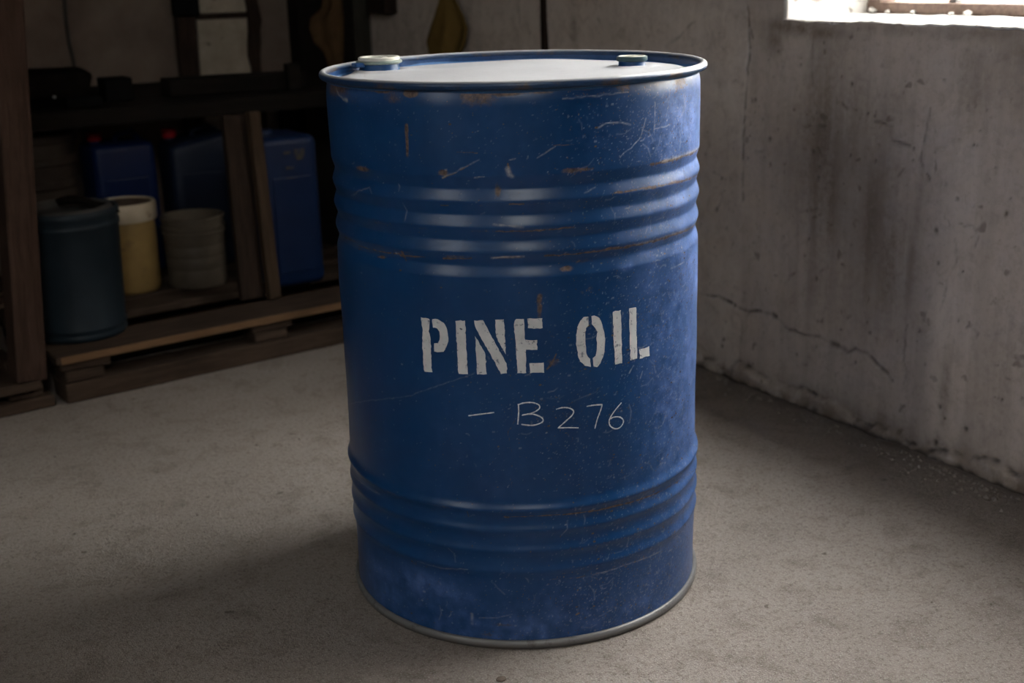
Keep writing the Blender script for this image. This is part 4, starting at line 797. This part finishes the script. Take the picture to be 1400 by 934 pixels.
# ---------------------------------------------------------------- fittings of the back wall
def wallbit(name, mat, lo, hi, label=None, cat=None, **k):
    o = MB().box(lo, hi, k.get('jit', .002)).build(name, mat, k.get('parent'), bevel=k.get('bevel', .004), seg=1)
    if label: tag(o, label, cat, k.get('group'))
    return o
tf = empty('wall_timber_frame', (-.53, 0, .3)); tag(tf, 'dark timber frame on the back wall around the pale patch', 'frame')
def quadbar(name, mat, p, th, parent):                                     # p: four (x, z) corners on the wall
    V = [(x + .53, -th, z - .3) for x, z in p] + [(x + .53, .0, z - .3) for x, z in p]
    return MB().add(V, [(0, 1, 2, 3), (7, 6, 5, 4), (0, 4, 5, 1), (1, 5, 6, 2), (2, 6, 7, 3), (3, 7, 4, 0)]).build(name, mat, parent, bevel=.003, seg=1)
quadbar('post', 'frametimber', [(-.69, .30), (-.635, .30), (-.607, 1.5), (-.69, 1.5)], .035, tf)
rp = MB()
rz_ = [.30, .50, .60, .66, .70, .74, .79, .82, .85, .89, 1.0, 1.5]; rl = [-.43, -.432, -.434, -.436, -.444, -.442, -.435, -.434, -.432, -.438, -.430, -.425]; rr_ = [-.39, -.395, -.400, -.402, -.400, -.394, -.392, -.384, -.388, -.394, -.392, -.38]
V = []; F = []
for z, a, b_ in zip(rz_, rl, rr_): V += [(a + .53, -.03, z - .3), (b_ + .53, -.03, z - .3), (b_ + .53, 0, z - .3), (a + .53, 0, z - .3)]
for i in range(len(rz_) - 1):
    for k in range(4): F.append((4 * i + k, 4 * i + (k + 1) % 4, 4 * i + 4 + (k + 1) % 4, 4 * i + 4 + k))
rp.add(V, F).build('crooked_post', 'frametimber', tf, bevel=.002, seg=1)
quadbar('rail', 'frametimber', [(-.61, .832), (-.43, .832), (-.43, .852), (-.61, .850)], .022, tf)
quadbar('pale_panel', 'patch', [(-.625, .30), (-.435, .30), (-.432, .834), (-.612, .834)], .018, tf)
quadbar('upper_panel', 'patch', [(-.612, .852), (-.432, .852), (-.425, 1.5), (-.607, 1.5)], .018, tf)
wallbit('black_bracket', 'black', (-.703, -.06, .850), (-.612, -.0355, 1.05), 'black box bracket high on the left post of the wall frame', 'bracket')
cb = MB().tube([(-1.02, -.008, 1.6), (-1.03, -.008, 1.1), (-1.033, -.008, .983), (-1.041, -.008, .915), (-1.044, -.008, .857), (-1.043, -.008, .788), (-1.037, -.008, .728), (-1.033, -.008, .60), (-1.033, -.008, .40)], .006, 8).build('wall_cable', 'cable', None, True)
tag(cb, 'thin dark cable hanging down the back wall at left', 'cable')
# corner post with a hide
cp = empty('corner_post', (-.16, -.055, 0)); tag(cp, 'broad black timber post in the corner behind the big drum', 'post')
MB().box((-.12, -.05, 0), (.09, .05, 2.69), .002).build('timber', 'darkwood', cp, bevel=.004)
MB().box((.091, -.054, 0), (.155, .05, 2.69), .001).build('side_trim', 'olive', cp, bevel=.003)
def hanging(name, label, cat, mat, rows, axis, off, folds, depth, th):
    V = []; F = []; n = 25
    zz = np.linspace(rows[0][0], rows[-1][0], 40); L_ = np.interp(-zz, [-q[0] for q in rows], [q[1] for q in rows]); R_ = np.interp(-zz, [-q[0] for q in rows], [q[2] for q in rows])
    for i, z in enumerate(zz):
        for k in range(n):
            a = k / (n - 1); p = L_[i] + (R_[i] - L_[i]) * a
            d = depth * (.55 + .45 * math.sin(a * folds * 2 * math.pi + .6 * math.sin(z * 14))) * min(1, .35 + i / 12) * (math.sin(a * math.pi) * .5 + .5)
            V.append((off - d, p, z) if axis == 0 else (p, off - d, z))
            if i and k: F.append((n * (i - 1) + k - 1, n * i + k - 1, n * i + k, n * (i - 1) + k))
    o = MB().add(V, F).build(name, mat, None, True, solid=th); tag(o, label, cat); return o
hanging('brown_hide', 'brown leather hide hanging on the black corner post', 'hide', 'leather', [(1.02, -.17, -.13), (.90, -.185, -.112), (.855, -.192, -.112), (.827, -.236, -.112), (.787, -.244, -.114), (.74, -.230, -.118), (.704, -.196, -.12), (.652, -.182, -.123), (.60, -.17, -.13)], 1, -.112, 1.5, .02, .004)
hn = hanging('ochre_cloth', 'ochre yellow cloth hanging on the wall behind the big drum', 'cloth', 'ochre', [(1.04, -.735, -.765), (.93, -.715, -.790), (.885, -.700, -.812), (.84, -.655, -.855), (.803, -.615, -.882), (.752, -.575, -.862), (.718, -.597, -.826), (.62, -.61, -.80), (.58, -.62, -.79)], 0, -.012, 2.4, .034, .004)
MB().tube([(0.0, -.75, 1.05), (-.03, -.75, 1.052)], .004, 8).build('nail', 'cable', hn)
bx = MB().box((-.05, -.335, .834), (-.001, -.18, 1.02)).build('wall_box', 'frametimber', None, bevel=.004); tag(bx, 'small dark brown box fixed on the wall between hide and cloth', 'box')
sr = MB().box((-.012, -1.304, .62), (.006, -1.284, 2.69), .0005).build('wall_batten', 'frametimber', None, bevel=.002, seg=1); tag(sr, 'thin dark vertical batten on the wall above the drum', 'batten')
